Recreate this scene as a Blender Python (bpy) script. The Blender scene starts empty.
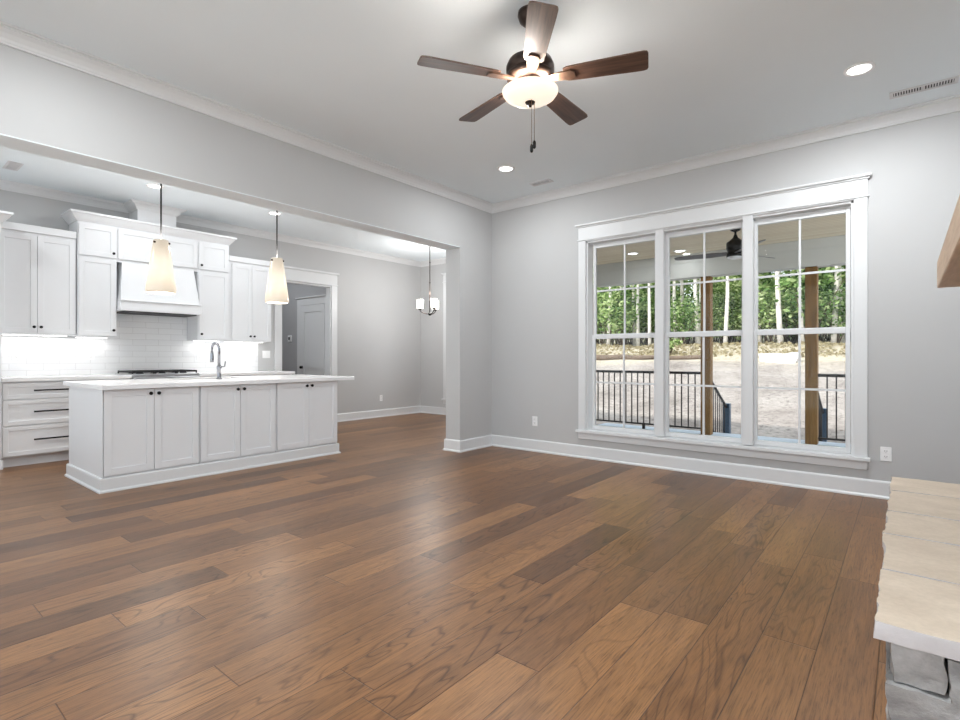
import bpy, bmesh, math, random
from mathutils import Vector, Matrix, noise
random.seed(7)
R = math.radians
PI = math.pi
sc = bpy.context.scene
col = sc.collection

# ------------------------------------------------------------------ camera
TH = math.atan2(426, 523)
cd = bpy.data.cameras.new('camera')
cd.sensor_width = 36.0
cd.lens = 36.0 * 523 / 960
cd.shift_y = (357 - 360) / 960
cd.clip_start = 0.02
cd.clip_end = 500
cam = bpy.data.objects.new('camera', cd)
col.objects.link(cam)
cam.location = (0, 0, 1.14)
cam.rotation_euler = (PI / 2, 0, TH)
sc.camera = cam
FWD = Vector((-math.sin(TH), math.cos(TH), 0))
RGT = Vector((math.cos(TH), math.sin(TH), 0))

# ------------------------------------------------------------------ world, sun, exposure
w = bpy.data.worlds.new('world')
sc.world = w
w.use_nodes = True
nt = w.node_tree
nt.nodes.clear()
wo = nt.nodes.new('ShaderNodeOutputWorld')
wb = nt.nodes.new('ShaderNodeBackground')
wb.inputs['Color'].default_value = (0.86, 0.93, 1.0, 1)
wb.inputs['Strength'].default_value = 1.6
nt.links.new(wb.outputs[0], wo.inputs[0])

sd = bpy.data.lights.new('sun', 'SUN')
sd.energy = 2.9
sd.angle = R(2)
sd.color = (1, .96, .9)
so = bpy.data.objects.new('sun', sd)
col.objects.link(so)
so.location = (-10, 0, 20)
so.rotation_euler = (R(38), R(-20), 0)

sc.view_settings.view_transform = 'Standard'
sc.view_settings.look = 'None'
sc.view_settings.gamma = 1
sc.view_settings.exposure = 0.84
sc.view_settings.use_curve_mapping = False
sc.cycles.use_denoising = True
sc.cycles.max_bounces = 10
sc.cycles.diffuse_bounces = 6
sc.cycles.transparent_max_bounces = 16
sc.cycles.sample_clamp_indirect = 6
sc.cycles.caustics_reflective = False
sc.cycles.caustics_refractive = False

CEIL = 3.08
XL, YB, XR, YR = -4.14, 5.32, 0.85, -1.2      # living room
XK, YD = -7.74, 7.57                          # kitchen wall, dining end wall
XS = -4.37                                    # kitchen side of the left wall
CAN_W, CAN_COL = 16, (.94, .975, 1.0)
KIT_W = 5.5
FAN_W = 18

# ------------------------------------------------------------------ helpers
ORG = {}


def srgb(r, g, b):
    f = lambda c: (c / 255 / 12.92) if c / 255 <= .04045 else ((c / 255 + .055) / 1.055) ** 2.4
    return (f(r), f(g), f(b), 1)


def tag(o, label=None, cat=None, group=None, kind=None):
    for k, v in (('label', label), ('category', cat), ('group', group), ('kind', kind)):
        if v:
            o[k] = v
    return o


def empty(name, loc, label, cat, group=None):
    o = bpy.data.objects.new(name, None)
    col.objects.link(o)
    o.location = loc
    o.empty_display_size = .1
    ORG[o.name] = Vector(loc)
    return tag(o, label, cat, group)


def dup(o, parent=None):
    c = o.copy()
    col.objects.link(c)
    c.parent = parent
    for ch in list(o.children):
        dup(ch, c)
    return c


class MB:
    """collects shapes in one bmesh; build() links them as one object"""
    def __init__(s):
        s.bm = bmesh.new()

    def box(s, x0, x1, y0, y1, z0, z1, bev=0.0, seg=1, rot=None, piv=None):
        x0, x1 = sorted((x0, x1)); y0, y1 = sorted((y0, y1)); z0, z1 = sorted((z0, z1))
        r = bmesh.ops.create_cube(s.bm, size=1)
        vs = r['verts']
        c = Vector(((x0 + x1) / 2, (y0 + y1) / 2, (z0 + z1) / 2))
        for v in vs:
            v.co = Vector((v.co.x * (x1 - x0), v.co.y * (y1 - y0), v.co.z * (z1 - z0))) + c
        if bev:
            es = list({e for v in vs for e in v.link_edges})
            bb = bmesh.ops.bevel(s.bm, geom=es, offset=min(bev, .45 * min(x1 - x0, y1 - y0, z1 - z0)), segments=seg, affect='EDGES', profile=.5)
            vs = list({v for f in bb['faces'] for v in f.verts})
        if rot:
            p = Vector(piv) if piv else c
            for v in vs:
                v.co = rot @ (v.co - p) + p
        return s

    def tube(s, pts, r, n=12, cap=True):
        pts = [Vector(p) for p in pts]
        rs = r if isinstance(r, (list, tuple)) else [r] * len(pts)
        rings = []
        up = None
        for i, p in enumerate(pts):
            if i == 0: t = pts[1] - p
            elif i == len(pts) - 1: t = p - pts[i - 1]
            else: t = (pts[i + 1] - p).normalized() + (p - pts[i - 1]).normalized()
            t = t.normalized()
            if up is None:
                up = Vector((0, 0, 1)) if abs(t.z) < .9 else Vector((1, 0, 0))
            a = t.cross(up)
            if a.length < 1e-4: a = t.orthogonal()
            a.normalize()
            b = t.cross(a).normalized()
            up = -b if (-b).dot(up) > 0 else b
            rings.append([s.bm.verts.new(p + (a * math.cos(k * 2 * PI / n) + b * math.sin(k * 2 * PI / n)) * rs[i]) for k in range(n)])
        # make ring orientation consistent
        for i in range(1, len(rings)):
            pr, cr = rings[i - 1], rings[i]
            best = min(range(n), key=lambda q: (pr[0].co - pts[i - 1] - (cr[q].co - pts[i])).length)
            cr = cr[best:] + cr[:best]
            d1 = (pr[1].co - pts[i - 1] - (cr[1].co - pts[i])).length
            d2 = (pr[1].co - pts[i - 1] - (cr[-1].co - pts[i])).length
            if d2 < d1:
                cr = [cr[0]] + cr[1:][::-1]
            rings[i] = cr
            for k in range(n):
                try: s.bm.faces.new((pr[k], pr[(k + 1) % n], cr[(k + 1) % n], cr[k])).smooth = True
                except ValueError: pass
        if cap:
            try:
                s.bm.faces.new(rings[0][::-1]); s.bm.faces.new(rings[-1])
            except ValueError: pass
        return s

    def lathe(s, prof, c=(0, 0, 0), n=32, axis='Z'):
        c = Vector(c)
        rings = []
        for r, z in prof:
            if r < 1e-5:
                pts = [(0, 0, z)]
            else:
                pts = [(r * math.cos(k * 2 * PI / n), r * math.sin(k * 2 * PI / n), z) for k in range(n)]
            ring = []
            for p in pts:
                if axis == 'X': p = (p[2], p[0], p[1])
                elif axis == 'Y': p = (p[1], p[2], p[0])
                ring.append(s.bm.verts.new(c + Vector(p)))
            rings.append(ring)
        for a, b in zip(rings, rings[1:]):
            for k in range(n):
                k2 = (k + 1) % n
                if len(a) == 1 and len(b) == 1: break
                if len(a) == 1: f = (a[0], b[k], b[k2])
                elif len(b) == 1: f = (a[k], a[k2], b[0])
                else: f = (a[k], a[k2], b[k2], b[k])
                s.bm.faces.new(f).smooth = True
        return s

    def sweep(s, path, prof, z=0.0, side=1, closed=False):
        """profile (out, up) swept along a plan path, mitred; out is to the left of the path when side=1"""
        P = [Vector((p[0], p[1])) for p in path]
        n = len(P)
        rings = []
        for i in range(n):
            a = P[i] - P[i - 1] if (i > 0 or closed) else None
            b = P[(i + 1) % n] - P[i] if (i < n - 1 or closed) else None
            na = Vector((-a.y, a.x)).normalized() if a is not None else None
            nb = Vector((-b.y, b.x)).normalized() if b is not None else None
            if na is None: m = nb
            elif nb is None: m = na
            else:
                m = (na + nb)
                m = m / max(m.length_squared / 2, .05)
            m = m * side
            rings.append([s.bm.verts.new((P[i].x + m.x * o, P[i].y + m.y * o, z + u)) for o, u in prof])
        k = len(prof)
        rr = list(zip(rings, rings[1:])) + ([(rings[-1], rings[0])] if closed else [])
        for a, b in rr:
            for j in range(k):
                j2 = (j + 1) % k
                s.bm.faces.new((a[j], a[j2], b[j2], b[j]))
        if not closed:
            s.bm.faces.new(rings[0][::-1]); s.bm.faces.new(rings[-1])
        return s

    def prism(s, poly, z0, z1):
        a = [s.bm.verts.new((p[0], p[1], z0)) for p in poly]
        b = [s.bm.verts.new((p[0], p[1], z1)) for p in poly]
        s.bm.faces.new(a[::-1]); s.bm.faces.new(b)
        for i in range(len(poly)):
            j = (i + 1) % len(poly)
            s.bm.faces.new((a[i], a[j], b[j], b[i]))
        return s

    def rock(s, x0, x1, y0, y1, z0, z1, amp=.01, step=.05, seed=0, top=.15, freq=6, chip=0.0):
        """rough-hewn block: a gridded box whose sides are broken up by noise"""
        def axis(a, b):
            n = max(1, int(round((b - a) / step)))
            return [a + (b - a) * i / n for i in range(n + 1)]
        X, Y, Z = axis(x0, x1), axis(y0, y1), axis(z0, z1)
        if len(Z) < 4: Z = [z0 + (z1 - z0) * q for q in (0, .2, .5, .8, 1)]
        V = {}
        c = Vector(((x0 + x1) / 2, (y0 + y1) / 2, (z0 + z1) / 2))
        def vert(i, j, k):
            key = (i, j, k)
            if key not in V:
                p = Vector((X[i], Y[j], Z[k]))
                q = p * freq + Vector((seed * 7.3, seed * 3.1, seed))
                d = Vector((noise.noise(q), noise.noise(q + Vector((31, 0, 0))), noise.noise(q + Vector((0, 57, 0)))))
                d2 = Vector((noise.noise(q * 4), noise.noise(q * 4 + Vector((31, 0, 0))), noise.noise(q * 4 + Vector((0, 57, 0)))))
                onx = i in (0, len(X) - 1); ony = j in (0, len(Y) - 1); onz = k in (0, len(Z) - 1)
                m = Vector((amp if onx else 0, amp if ony else 0, amp * top if onz else 0))
                e = (d + d2 * .45)
                p = p + Vector((e.x * m.x, e.y * m.y, e.z * m.z))
                if chip and onz and (onx or ony):
                    p += (c - p).normalized() * chip * (.6 + e.x)
                V[key] = s.bm.verts.new(p)
            return V[key]
        nx, ny, nz = len(X) - 1, len(Y) - 1, len(Z) - 1
        F = s.bm.faces.new
        for i in range(nx):
            for j in range(ny):
                F((vert(i, j, 0), vert(i, j + 1, 0), vert(i + 1, j + 1, 0), vert(i + 1, j, 0)))
                F((vert(i, j, nz), vert(i + 1, j, nz), vert(i + 1, j + 1, nz), vert(i, j + 1, nz)))
        for i in range(nx):
            for k in range(nz):
                F((vert(i, 0, k), vert(i + 1, 0, k), vert(i + 1, 0, k + 1), vert(i, 0, k + 1)))
                F((vert(i, ny, k), vert(i, ny, k + 1), vert(i + 1, ny, k + 1), vert(i + 1, ny, k)))
        for j in range(ny):
            for k in range(nz):
                F((vert(0, j, k), vert(0, j, k + 1), vert(0, j + 1, k + 1), vert(0, j + 1, k)))
                F((vert(nx, j, k), vert(nx, j + 1, k), vert(nx, j + 1, k + 1), vert(nx, j, k + 1)))
        return s

    def build(s, name, mat, parent=None, smooth=False, loc=None):
        if not s.bm.faces: return None
        bmesh.ops.recalc_face_normals(s.bm, faces=s.bm.faces)
        me = bpy.data.meshes.new(name)
        if parent is not None:
            off = ORG[parent.name]
        elif loc is not None:
            off = Vector(loc)
        else:
            xs = [v.co for v in s.bm.verts]
            off = Vector(((min(v.x for v in xs) + max(v.x for v in xs)) / 2, (min(v.y for v in xs) + max(v.y for v in xs)) / 2, min(v.z for v in xs)))
        for v in s.bm.verts: v.co -= off
        s.bm.to_mesh(me); s.bm.free()
        if name in ('hearth_slab', 'base_stone', 'boulder'):
            for p in me.polygons: p.use_smooth = True
            me.set_sharp_from_angle(angle=R(38))
        if smooth:
            for p in me.polygons: p.use_smooth = True
        me.materials.append(mat)
        o = bpy.data.objects.new(name, me)
        col.objects.link(o)
        if parent is not None:
            o.parent = parent
        else:
            o.location = off
        ORG[o.name] = off
        return o


def box(name, mat, parent, *a, **k):
    return MB().box(*a, **k).build(name, mat, parent)


def struct(o):
    o['kind'] = 'structure'
    return o


def wall_with_hole(axis, t0, t1, a0, a1, z0, z1, holes):
    """wall slab between t0..t1 across its thickness, a0..a1 along it, with rectangular holes (a, a, z, z)"""
    m = MB()
    def b(p, q, r, t):
        if q - p < 1e-4 or t - r < 1e-4: return
        if axis == 'x': m.box(p, q, t0, t1, r, t)
        else: m.box(t0, t1, p, q, r, t)
    cur = a0
    for (h0, h1, hz0, hz1) in sorted(holes):
        b(cur, h0, z0, z1)
        b(h0, h1, z0, hz0); b(h0, h1, hz1, z1)
        cur = h1
    b(cur, a1, z0, z1)
    return m


# ------------------------------------------------------------------ materials
M = {}


def new_mat(name):
    m = bpy.data.materials.new(name)
    m.use_nodes = True
    t = m.node_tree
    b = t.nodes['Principled BSDF']
    M[name] = m
    return m, t, b


def N(t, typ, **kw):
    n = t.nodes.new(typ)
    for k, v in kw.items():
        if k in n.inputs: n.inputs[k].default_value = v
        else: setattr(n, k, v)
    return n


def math_n(t, op, a, b=None, c=None):
    n = t.nodes.new('ShaderNodeMath'); n.operation = op
    for i, v in enumerate((a, b, c)):
        if v is None: continue
        if isinstance(v, (int, float)): n.inputs[i].default_value = v
        else: t.links.new(v, n.inputs[i])
    return n.outputs[0]


def ramp(t, fac, stops):
    n = t.nodes.new('ShaderNodeValToRGB')
    e = n.color_ramp.elements
    while len(e) < len(stops): e.new(.5)
    for el, (p, c) in zip(e, stops):
        el.position = p; el.color = c
    t.links.new(fac, n.inputs[0])
    return n.outputs[0]


def mixc(t, fac, a, b, mode='MIX'):
    n = t.nodes.new('ShaderNodeMix'); n.data_type = 'RGBA'; n.blend_type = mode
    if isinstance(fac, (int, float)): n.inputs[0].default_value = fac
    else: t.links.new(fac, n.inputs[0])
    for i, v in ((6, a), (7, b)):
        if isinstance(v, tuple): n.inputs[i].default_value = v
        else: t.links.new(v, n.inputs[i])
    return n.outputs[2]


def simple(name, c, rough=.5, metal=0, nscale=30, namp=.03, bump=.0, bscale=80, spec=.5):
    m, t, b = new_mat(name)
    tc = N(t, 'ShaderNodeTexCoord')
    nz = N(t, 'ShaderNodeTexNoise', Scale=nscale, Detail=3.0)
    t.links.new(tc.outputs['Object'], nz.inputs['Vector'])
    lo = tuple(max(0, v * (1 - namp)) for v in c[:3]) + (1,)
    hi = tuple(min(1, v * (1 + namp)) for v in c[:3]) + (1,)
    t.links.new(ramp(t, nz.outputs['Fac'], [(.3, lo), (.7, hi)]), b.inputs['Base Color'])
    b.inputs['Roughness'].default_value = rough
    b.inputs['Metallic'].default_value = metal
    b.inputs['Specular IOR Level'].default_value = spec
    if bump:
        n2 = N(t, 'ShaderNodeTexNoise', Scale=bscale, Detail=4.0)
        t.links.new(tc.outputs['Object'], n2.inputs['Vector'])
        bp = N(t, 'ShaderNodeBump', Strength=bump, Distance=.01)
        t.links.new(n2.outputs['Fac'], bp.inputs['Height'])
        t.links.new(bp.outputs[0], b.inputs['Normal'])
    return m


simple('wall_paint', srgb(193, 193, 193), .75, nscale=3, namp=.008, bump=.03, bscale=300, spec=.25)
simple('ceiling_paint', srgb(232, 239, 243), .85, nscale=2, namp=.006, spec=.2)
simple('trim_white', srgb(222, 223, 224), .38, nscale=4, namp=.006)
simple('cabinet_white', srgb(229, 230, 232), .35, nscale=4, namp=.006)
simple('counter_quartz', srgb(240, 240, 241), .16, nscale=9, namp=.02)
simple('black_metal', srgb(24, 23, 23), .35, .6, namp=.05)
simple('dark_bronze', srgb(52, 40, 34), .35, .7, namp=.1)
simple('brushed_bronze', srgb(120, 95, 80), .3, .8, namp=.1)
simple('steel', srgb(190, 190, 192), .28, 1, namp=.03)
simple('chrome', srgb(150, 151, 156), .14, 1, namp=.01)
simple('rod_black', srgb(16, 15, 15), .7, 0, spec=.15)
simple('cast_iron', srgb(32, 32, 34), .6, .3, namp=.1, bump=.2)
simple('shade_dark', srgb(70, 70, 72), .7)  # dark grey standing for shade in the vents and under the hood
simple('plastic_white', srgb(240, 240, 240), .35, namp=.01)
simple('plastic_black', srgb(20, 20, 22), .4, namp=.02)
simple('vent_white', srgb(215, 215, 217), .45, namp=.01)
simple('railing_metal', srgb(38, 32, 30), .5, .2, namp=.1)
simple('wrap_blue', srgb(62, 84, 104), .45, namp=.15)
simple('porch_fan_black', srgb(22, 22, 24), .4, .4, namp=.1)
simple('porch_blade_grey', srgb(120, 120, 122), .35, .3, namp=.05)
simple('beam_grey', srgb(206, 206, 202), .7, nscale=4, namp=.03)
simple('porch_slab', srgb(172, 182, 194), .75, nscale=8, namp=.12, bump=.2)
simple('patio_bounce', srgb(238, 238, 236), .9, nscale=3, namp=.06)  # pale unseen patio, added to bounce daylight up into the rooms
simple('mortar', srgb(96, 92, 88), .9, nscale=40, namp=.1, bump=.4)
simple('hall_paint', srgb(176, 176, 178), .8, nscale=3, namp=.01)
simple('siding', srgb(210, 212, 210), .7, namp=.02)
simple('bark_pale', srgb(205, 198, 190), .9, nscale=6, namp=.25, bump=.5, bscale=20)
simple('bark_dark', srgb(96, 82, 70), .9, nscale=6, namp=.25, bump=.5, bscale=20)
simple('rock_grey', srgb(205, 200, 195), .9, nscale=4, namp=.15, bump=.4, bscale=15)
simple('firebox_black', srgb(28, 27, 26), .9, namp=.2)


def emis(name, c, s, rough=.3, grad=None):
    m, t, b = new_mat(name)
    b.inputs['Base Color'].default_value = c
    b.inputs['Roughness'].default_value = rough
    b.inputs['Emission Color'].default_value = c
    b.inputs['Emission Strength'].default_value = s
    return m


emis('can_lens', (1, .98, .95, 1), 4.0)
emis('bowl_glass', (1.0, .88, .74, 1), .38)
emis('chandelier_glass', (1, .95, .88, 1), .6)
emis('undercab_lens', (1, .99, .97, 1), 4.0)


def lampshade_mat():
    # alabaster glass, lit from inside: brightest around the bulb
    m, t, b = new_mat('pendant_glass')
    tc = N(t, 'ShaderNodeTexCoord')
    sp = N(t, 'ShaderNodeSeparateXYZ')
    t.links.new(tc.outputs['Object'], sp.inputs[0])
    nz = N(t, 'ShaderNodeTexNoise', Scale=7.0, Detail=4.0)
    t.links.new(tc.outputs['Object'], nz.inputs['Vector'])
    c = ramp(t, nz.outputs['Fac'], [(.3, (1.0, .80, .58, 1)), (.7, (1.0, .88, .72, 1))])
    b.inputs['Base Color'].default_value = (.30, .27, .23, 1)
    t.links.new(c, b.inputs['Emission Color'])
    d = math_n(t, 'SUBTRACT', sp.outputs[2], .22)
    d = math_n(t, 'MULTIPLY', d, d)
    g = math_n(t, 'DIVIDE', .028, math_n(t, 'ADD', d, .045))
    t.links.new(math_n(t, 'MULTIPLY', math_n(t, 'ADD', math_n(t, 'MULTIPLY', g, 1.5), .14), .56), b.inputs['Emission Strength'])
    b.inputs['Roughness'].default_value = .2


lampshade_mat()


def glass_mat():
    m = bpy.data.materials.new('window_glass'); M['glass'] = m
    m.use_nodes = True
    t = m.node_tree; t.nodes.clear()
    o = N(t, 'ShaderNodeOutputMaterial')
    tr = N(t, 'ShaderNodeBsdfTransparent', Color=(.97, .98, .98, 1))
    gl = N(t, 'ShaderNodeBsdfGlossy', Roughness=.02)
    fr = N(t, 'ShaderNodeFresnel', IOR=1.2)
    mx = N(t, 'ShaderNodeMixShader')
    t.links.new(fr.outputs[0], mx.inputs[0]); t.links.new(tr.outputs[0], mx.inputs[1]); t.links.new(gl.outputs[0], mx.inputs[2])
    t.links.new(mx.outputs[0], o.inputs[0])


glass_mat()


def floor_mat():
    m, t, b = new_mat('oak_floor')
    L = t.links.new
    g = N(t, 'ShaderNodeNewGeometry')
    sp = N(t, 'ShaderNodeSeparateXYZ'); L(g.outputs['Position'], sp.inputs[0])
    X, Y = sp.outputs[0], sp.outputs[1]
    W = .19
    u = math_n(t, 'DIVIDE', math_n(t, 'ADD', X, 20.03), W)
    row = math_n(t, 'FLOOR', u)
    fu = math_n(t, 'FRACT', u)
    wn = N(t, 'ShaderNodeTexWhiteNoise'); wn.noise_dimensions = '1D'; L(row, wn.inputs['W'])
    ln = math_n(t, 'ADD', math_n(t, 'MULTIPLY', wn.outputs['Value'], .9), 1.05)
    wn2 = N(t, 'ShaderNodeTexWhiteNoise'); wn2.noise_dimensions = '1D'; L(math_n(t, 'ADD', row, 57.3), wn2.inputs['W'])
    v = math_n(t, 'ADD', math_n(t, 'DIVIDE', math_n(t, 'ADD', Y, 30), ln), math_n(t, 'MULTIPLY', wn2.outputs['Value'], 7))
    colm = math_n(t, 'FLOOR', v)
    fv = math_n(t, 'FRACT', v)
    cb = N(t, 'ShaderNodeCombineXYZ'); L(row, cb.inputs[0]); L(colm, cb.inputs[1])
    pr = N(t, 'ShaderNodeTexWhiteNoise'); pr.noise_dimensions = '2D'; L(cb.outputs[0], pr.inputs['Vector'])
    prs = N(t, 'ShaderNodeSeparateXYZ'); L(pr.outputs['Color'], prs.inputs[0])
    rnd, rnd2 = pr.outputs['Value'], prs.outputs[1]
    # distance to plank edges, metres
    eu = math_n(t, 'MULTIPLY', math_n(t, 'MINIMUM', fu, math_n(t, 'SUBTRACT', 1, fu)), W)
    ev = math_n(t, 'MULTIPLY', math_n(t, 'MINIMUM', fv, math_n(t, 'SUBTRACT', 1, fv)), ln)
    ed = math_n(t, 'MINIMUM', eu, ev)
    gap = N(t, 'ShaderNodeMapRange'); gap.inputs[1].default_value = .0008; gap.inputs[2].default_value = .0028
    L(ed, gap.inputs[0])
    # grain coordinates, every plank its own
    cv = N(t, 'ShaderNodeCombineXYZ')
    L(math_n(t, 'ADD', X, math_n(t, 'MULTIPLY', rnd, 37)), cv.inputs[0])
    L(math_n(t, 'ADD', Y, math_n(t, 'MULTIPLY', rnd2, 53)), cv.inputs[1])
    L(math_n(t, 'MULTIPLY', rnd, 9), cv.inputs[2])
    def grain(sx, sy, scale, detail, rough=.6, dist=0.0):
        mp = N(t, 'ShaderNodeMapping'); mp.inputs['Scale'].default_value = (sx, sy, 1)
        L(cv.outputs[0], mp.inputs[0])
        n = N(t, 'ShaderNodeTexNoise', Scale=scale, Detail=detail, Roughness=rough, Distortion=dist)
        L(mp.outputs[0], n.inputs['Vector'])
        return n.outputs['Fac']
    fine = grain(70, 2.6, 3.0, 6, .75)
    mid = grain(9, .8, 1.6, 3, .55, .4)
    broad = grain(2.2, .45, 1.4, 2)
    rings = math_n(t, 'FRACT', math_n(t, 'MULTIPLY', grain(3.6, .50, 1.3, 2.5, .5, .5), 21))
    rings = math_n(t, 'ABSOLUTE', math_n(t, 'SUBTRACT', math_n(t, 'MULTIPLY', rings, 2), 1))
    rl = N(t, 'ShaderNodeMapRange'); rl.inputs[1].default_value = .0; rl.inputs[2].default_value = .30; L(rings, rl.inputs[0])
    base = ramp(t, rnd, [(0, srgb(95, 65, 41)), (.25, srgb(121, 84, 52)), (.55, srgb(130, 92, 58)), (.8, srgb(146, 105, 67)), (1, srgb(114, 78, 49))])
    tone = ramp(t, mid, [(.25, (.72, .70, .68, 1)), (.5, (.98, .98, .98, 1)), (.75, (1.16, 1.15, 1.12, 1))])
    c = mixc(t, 1, base, tone, 'MULTIPLY')
    c = mixc(t, .9, c, ramp(t, fine, [(.37, (.42, .39, .37, 1)), (.46, (.88, .87, .86, 1)), (.58, (1.1, 1.1, 1.1, 1)), (.70, (1.3, 1.3, 1.3, 1))]), 'MULTIPLY')
    c = mixc(t, .7, c, ramp(t, broad, [(.3, (.84, .82, .80, 1)), (.7, (1.1, 1.1, 1.1, 1))]), 'MULTIPLY')
    c = mixc(t, math_n(t, 'MULTIPLY', rnd2, .95), c, ramp(t, rl.outputs[0], [(0, (.42, .37, .34, 1)), (1, (1.05, 1.05, 1.05, 1))]), 'MULTIPLY')
    # knots
    mpk = N(t, 'ShaderNodeMapping'); mpk.inputs['Scale'].default_value = (3.2, 1.5, 1); L(cv.outputs[0], mpk.inputs[0])
    vk = N(t, 'ShaderNodeTexVoronoi', Scale=.95); L(mpk.outputs[0], vk.inputs['Vector'])
    kn = N(t, 'ShaderNodeMapRange'); kn.inputs[1].default_value = .02; kn.inputs[2].default_value = .13; L(vk.outputs['Distance'], kn.inputs[0])
    c = mixc(t, .75, c, ramp(t, kn.outputs[0], [(0, (.22, .17, .14, 1)), (.5, (.72, .68, .65, 1)), (1, (1, 1, 1, 1))]), 'MULTIPLY')
    c = mixc(t, 1, c, ramp(t, gap.outputs[0], [(0, (.35, .3, .27, 1)), (1, (1, 1, 1, 1))]), 'MULTIPLY')
    L(c, b.inputs['Base Color'])
    rr = N(t, 'ShaderNodeMapRange'); rr.inputs[3].default_value = .28; rr.inputs[4].default_value = .42; L(fine, rr.inputs[0])
    L(rr.outputs[0], b.inputs['Roughness'])
    b.inputs['Specular IOR Level'].default_value = .42
    h = math_n(t, 'ADD', math_n(t, 'MULTIPLY', gap.outputs[0], 1.0), math_n(t, 'ADD', math_n(t, 'MULTIPLY', fine, .18), math_n(t, 'MULTIPLY', rl.outputs[0], .10)))
    bp = N(t, 'ShaderNodeBump', Strength=.35, Distance=.003); L(h, bp.inputs['Height']); L(bp.outputs[0], b.inputs['Normal'])


floor_mat()


def wood(name, lo, hi, axis=1, scale=1.0, rough=.5, dark=.75):
    m, t, b = new_mat(name)
    L = t.links.new
    tc = N(t, 'ShaderNodeTexCoord')
    mp = N(t, 'ShaderNodeMapping')
    s = [26 * scale] * 3; s[axis] = 1.8 * scale
    mp.inputs['Scale'].default_value = s
    L(tc.outputs['Object'], mp.inputs[0])
    n = N(t, 'ShaderNodeTexNoise', Scale=1.2, Detail=5.0, Roughness=.6, Distortion=.3); L(mp.outputs[0], n.inputs['Vector'])
    n2 = N(t, 'ShaderNodeTexNoise', Scale=5.0, Detail=3.0); L(mp.outputs[0], n2.inputs['Vector'])
    c = ramp(t, n.outputs['Fac'], [(.3, lo), (.7, hi)])
    c = mixc(t, .6, c, ramp(t, n2.outputs['Fac'], [(.35, (dark, dark, dark, 1)), (.6, (1, 1, 1, 1))]), 'MULTIPLY')
    L(c, b.inputs['Base Color'])
    b.inputs['Roughness'].default_value = rough
    bp = N(t, 'ShaderNodeBump', Strength=.2, Distance=.004); L(n.outputs['Fac'], bp.inputs['Height']); L(bp.outputs[0], b.inputs['Normal'])


wood('fan_blade_wood', srgb(50, 34, 28), srgb(98, 72, 58), axis=0, scale=1.2, rough=.38)
wood('mantel_oak', srgb(206, 176, 148), srgb(226, 200, 174), axis=1, rough=.6, dark=.88)
wood('post_timber', srgb(104, 74, 34), srgb(146, 108, 58), axis=2, rough=.8)
wood('step_timber', srgb(150, 135, 110), srgb(185, 170, 145), axis=0, rough=.8)


def tile_mat():
    m, t, b = new_mat('subway_tile')
    L = t.links.new
    g = N(t, 'ShaderNodeNewGeometry'); sp = N(t, 'ShaderNodeSeparateXYZ'); L(g.outputs['Position'], sp.inputs[0])
    cb = N(t, 'ShaderNodeCombineXYZ'); L(sp.outputs[1], cb.inputs[0]); L(sp.outputs[2], cb.inputs[1])
    br = N(t, 'ShaderNodeTexBrick', Scale=1.0)
    br.inputs['Color1'].default_value = srgb(238, 239, 240); br.inputs['Color2'].default_value = srgb(232, 233, 235)
    br.inputs['Mortar'].default_value = srgb(212, 212, 213)
    br.inputs['Mortar Size'].default_value = .0022; br.inputs['Brick Width'].default_value = .30; br.inputs['Row Height'].default_value = .076
    L(cb.outputs[0], br.inputs['Vector'])
    L(br.outputs['Color'], b.inputs['Base Color'])
    b.inputs['Roughness'].default_value = .22
    n = N(t, 'ShaderNodeTexNoise', Scale=12.0); L(g.outputs['Position'], n.inputs['Vector'])
    h = math_n(t, 'ADD', math_n(t, 'MULTIPLY', br.outputs['Fac'], -1), math_n(t, 'MULTIPLY', n.outputs['Fac'], .5))
    bp = N(t, 'ShaderNodeBump', Strength=.3, Distance=.003); L(h, bp.inputs['Height']); L(bp.outputs[0], b.inputs['Normal'])


tile_mat()


def slab_mat(name, a, bcol, rough=.85, sc1=5, bump=.5, strata=1.0):
    m, t, b = new_mat(name)
    L = t.links.new
    tc = N(t, 'ShaderNodeTexCoord')
    mp = N(t, 'ShaderNodeMapping'); mp.inputs['Scale'].default_value = (1, 1.0 / strata, 1.6); L(tc.outputs['Object'], mp.inputs[0])
    n = N(t, 'ShaderNodeTexNoise', Scale=sc1, Detail=8.0, Roughness=.6, Distortion=.4); L(mp.outputs[0], n.inputs['Vector'])
    n2 = N(t, 'ShaderNodeTexNoise', Scale=60.0, Detail=5.0, Roughness=.7); L(tc.outputs['Object'], n2.inputs['Vector'])
    c = ramp(t, n.outputs['Fac'], [(.3, a), (.7, bcol)])
    c = mixc(t, .35, c, ramp(t, n2.outputs['Fac'], [(.35, (.8, .8, .8, 1)), (.65, (1.05, 1.05, 1.05, 1))]), 'MULTIPLY')
    L(c, b.inputs['Base Color'])
    if name == 'hearth_sandstone':             # split edges are paler than the dressed top
        gg = N(t, 'ShaderNodeNewGeometry'); ss = N(t, 'ShaderNodeSeparateXYZ'); L(gg.outputs['True Normal'], ss.inputs[0])
        mr = N(t, 'ShaderNodeMapRange'); mr.inputs[1].default_value = .55; mr.inputs[2].default_value = .85; L(ss.outputs[2], mr.inputs[0])
        c = mixc(t, mr.outputs[0], mixc(t, .35, srgb(205, 205, 212), c), c)
        L(c, b.inputs['Base Color'])
    b.inputs['Roughness'].default_value = rough
    h = math_n(t, 'ADD', n.outputs['Fac'], math_n(t, 'MULTIPLY', n2.outputs['Fac'], .5))
    bp = N(t, 'ShaderNodeBump', Strength=bump, Distance=.01); L(h, bp.inputs['Height']); L(bp.outputs[0], b.inputs['Normal'])


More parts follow.
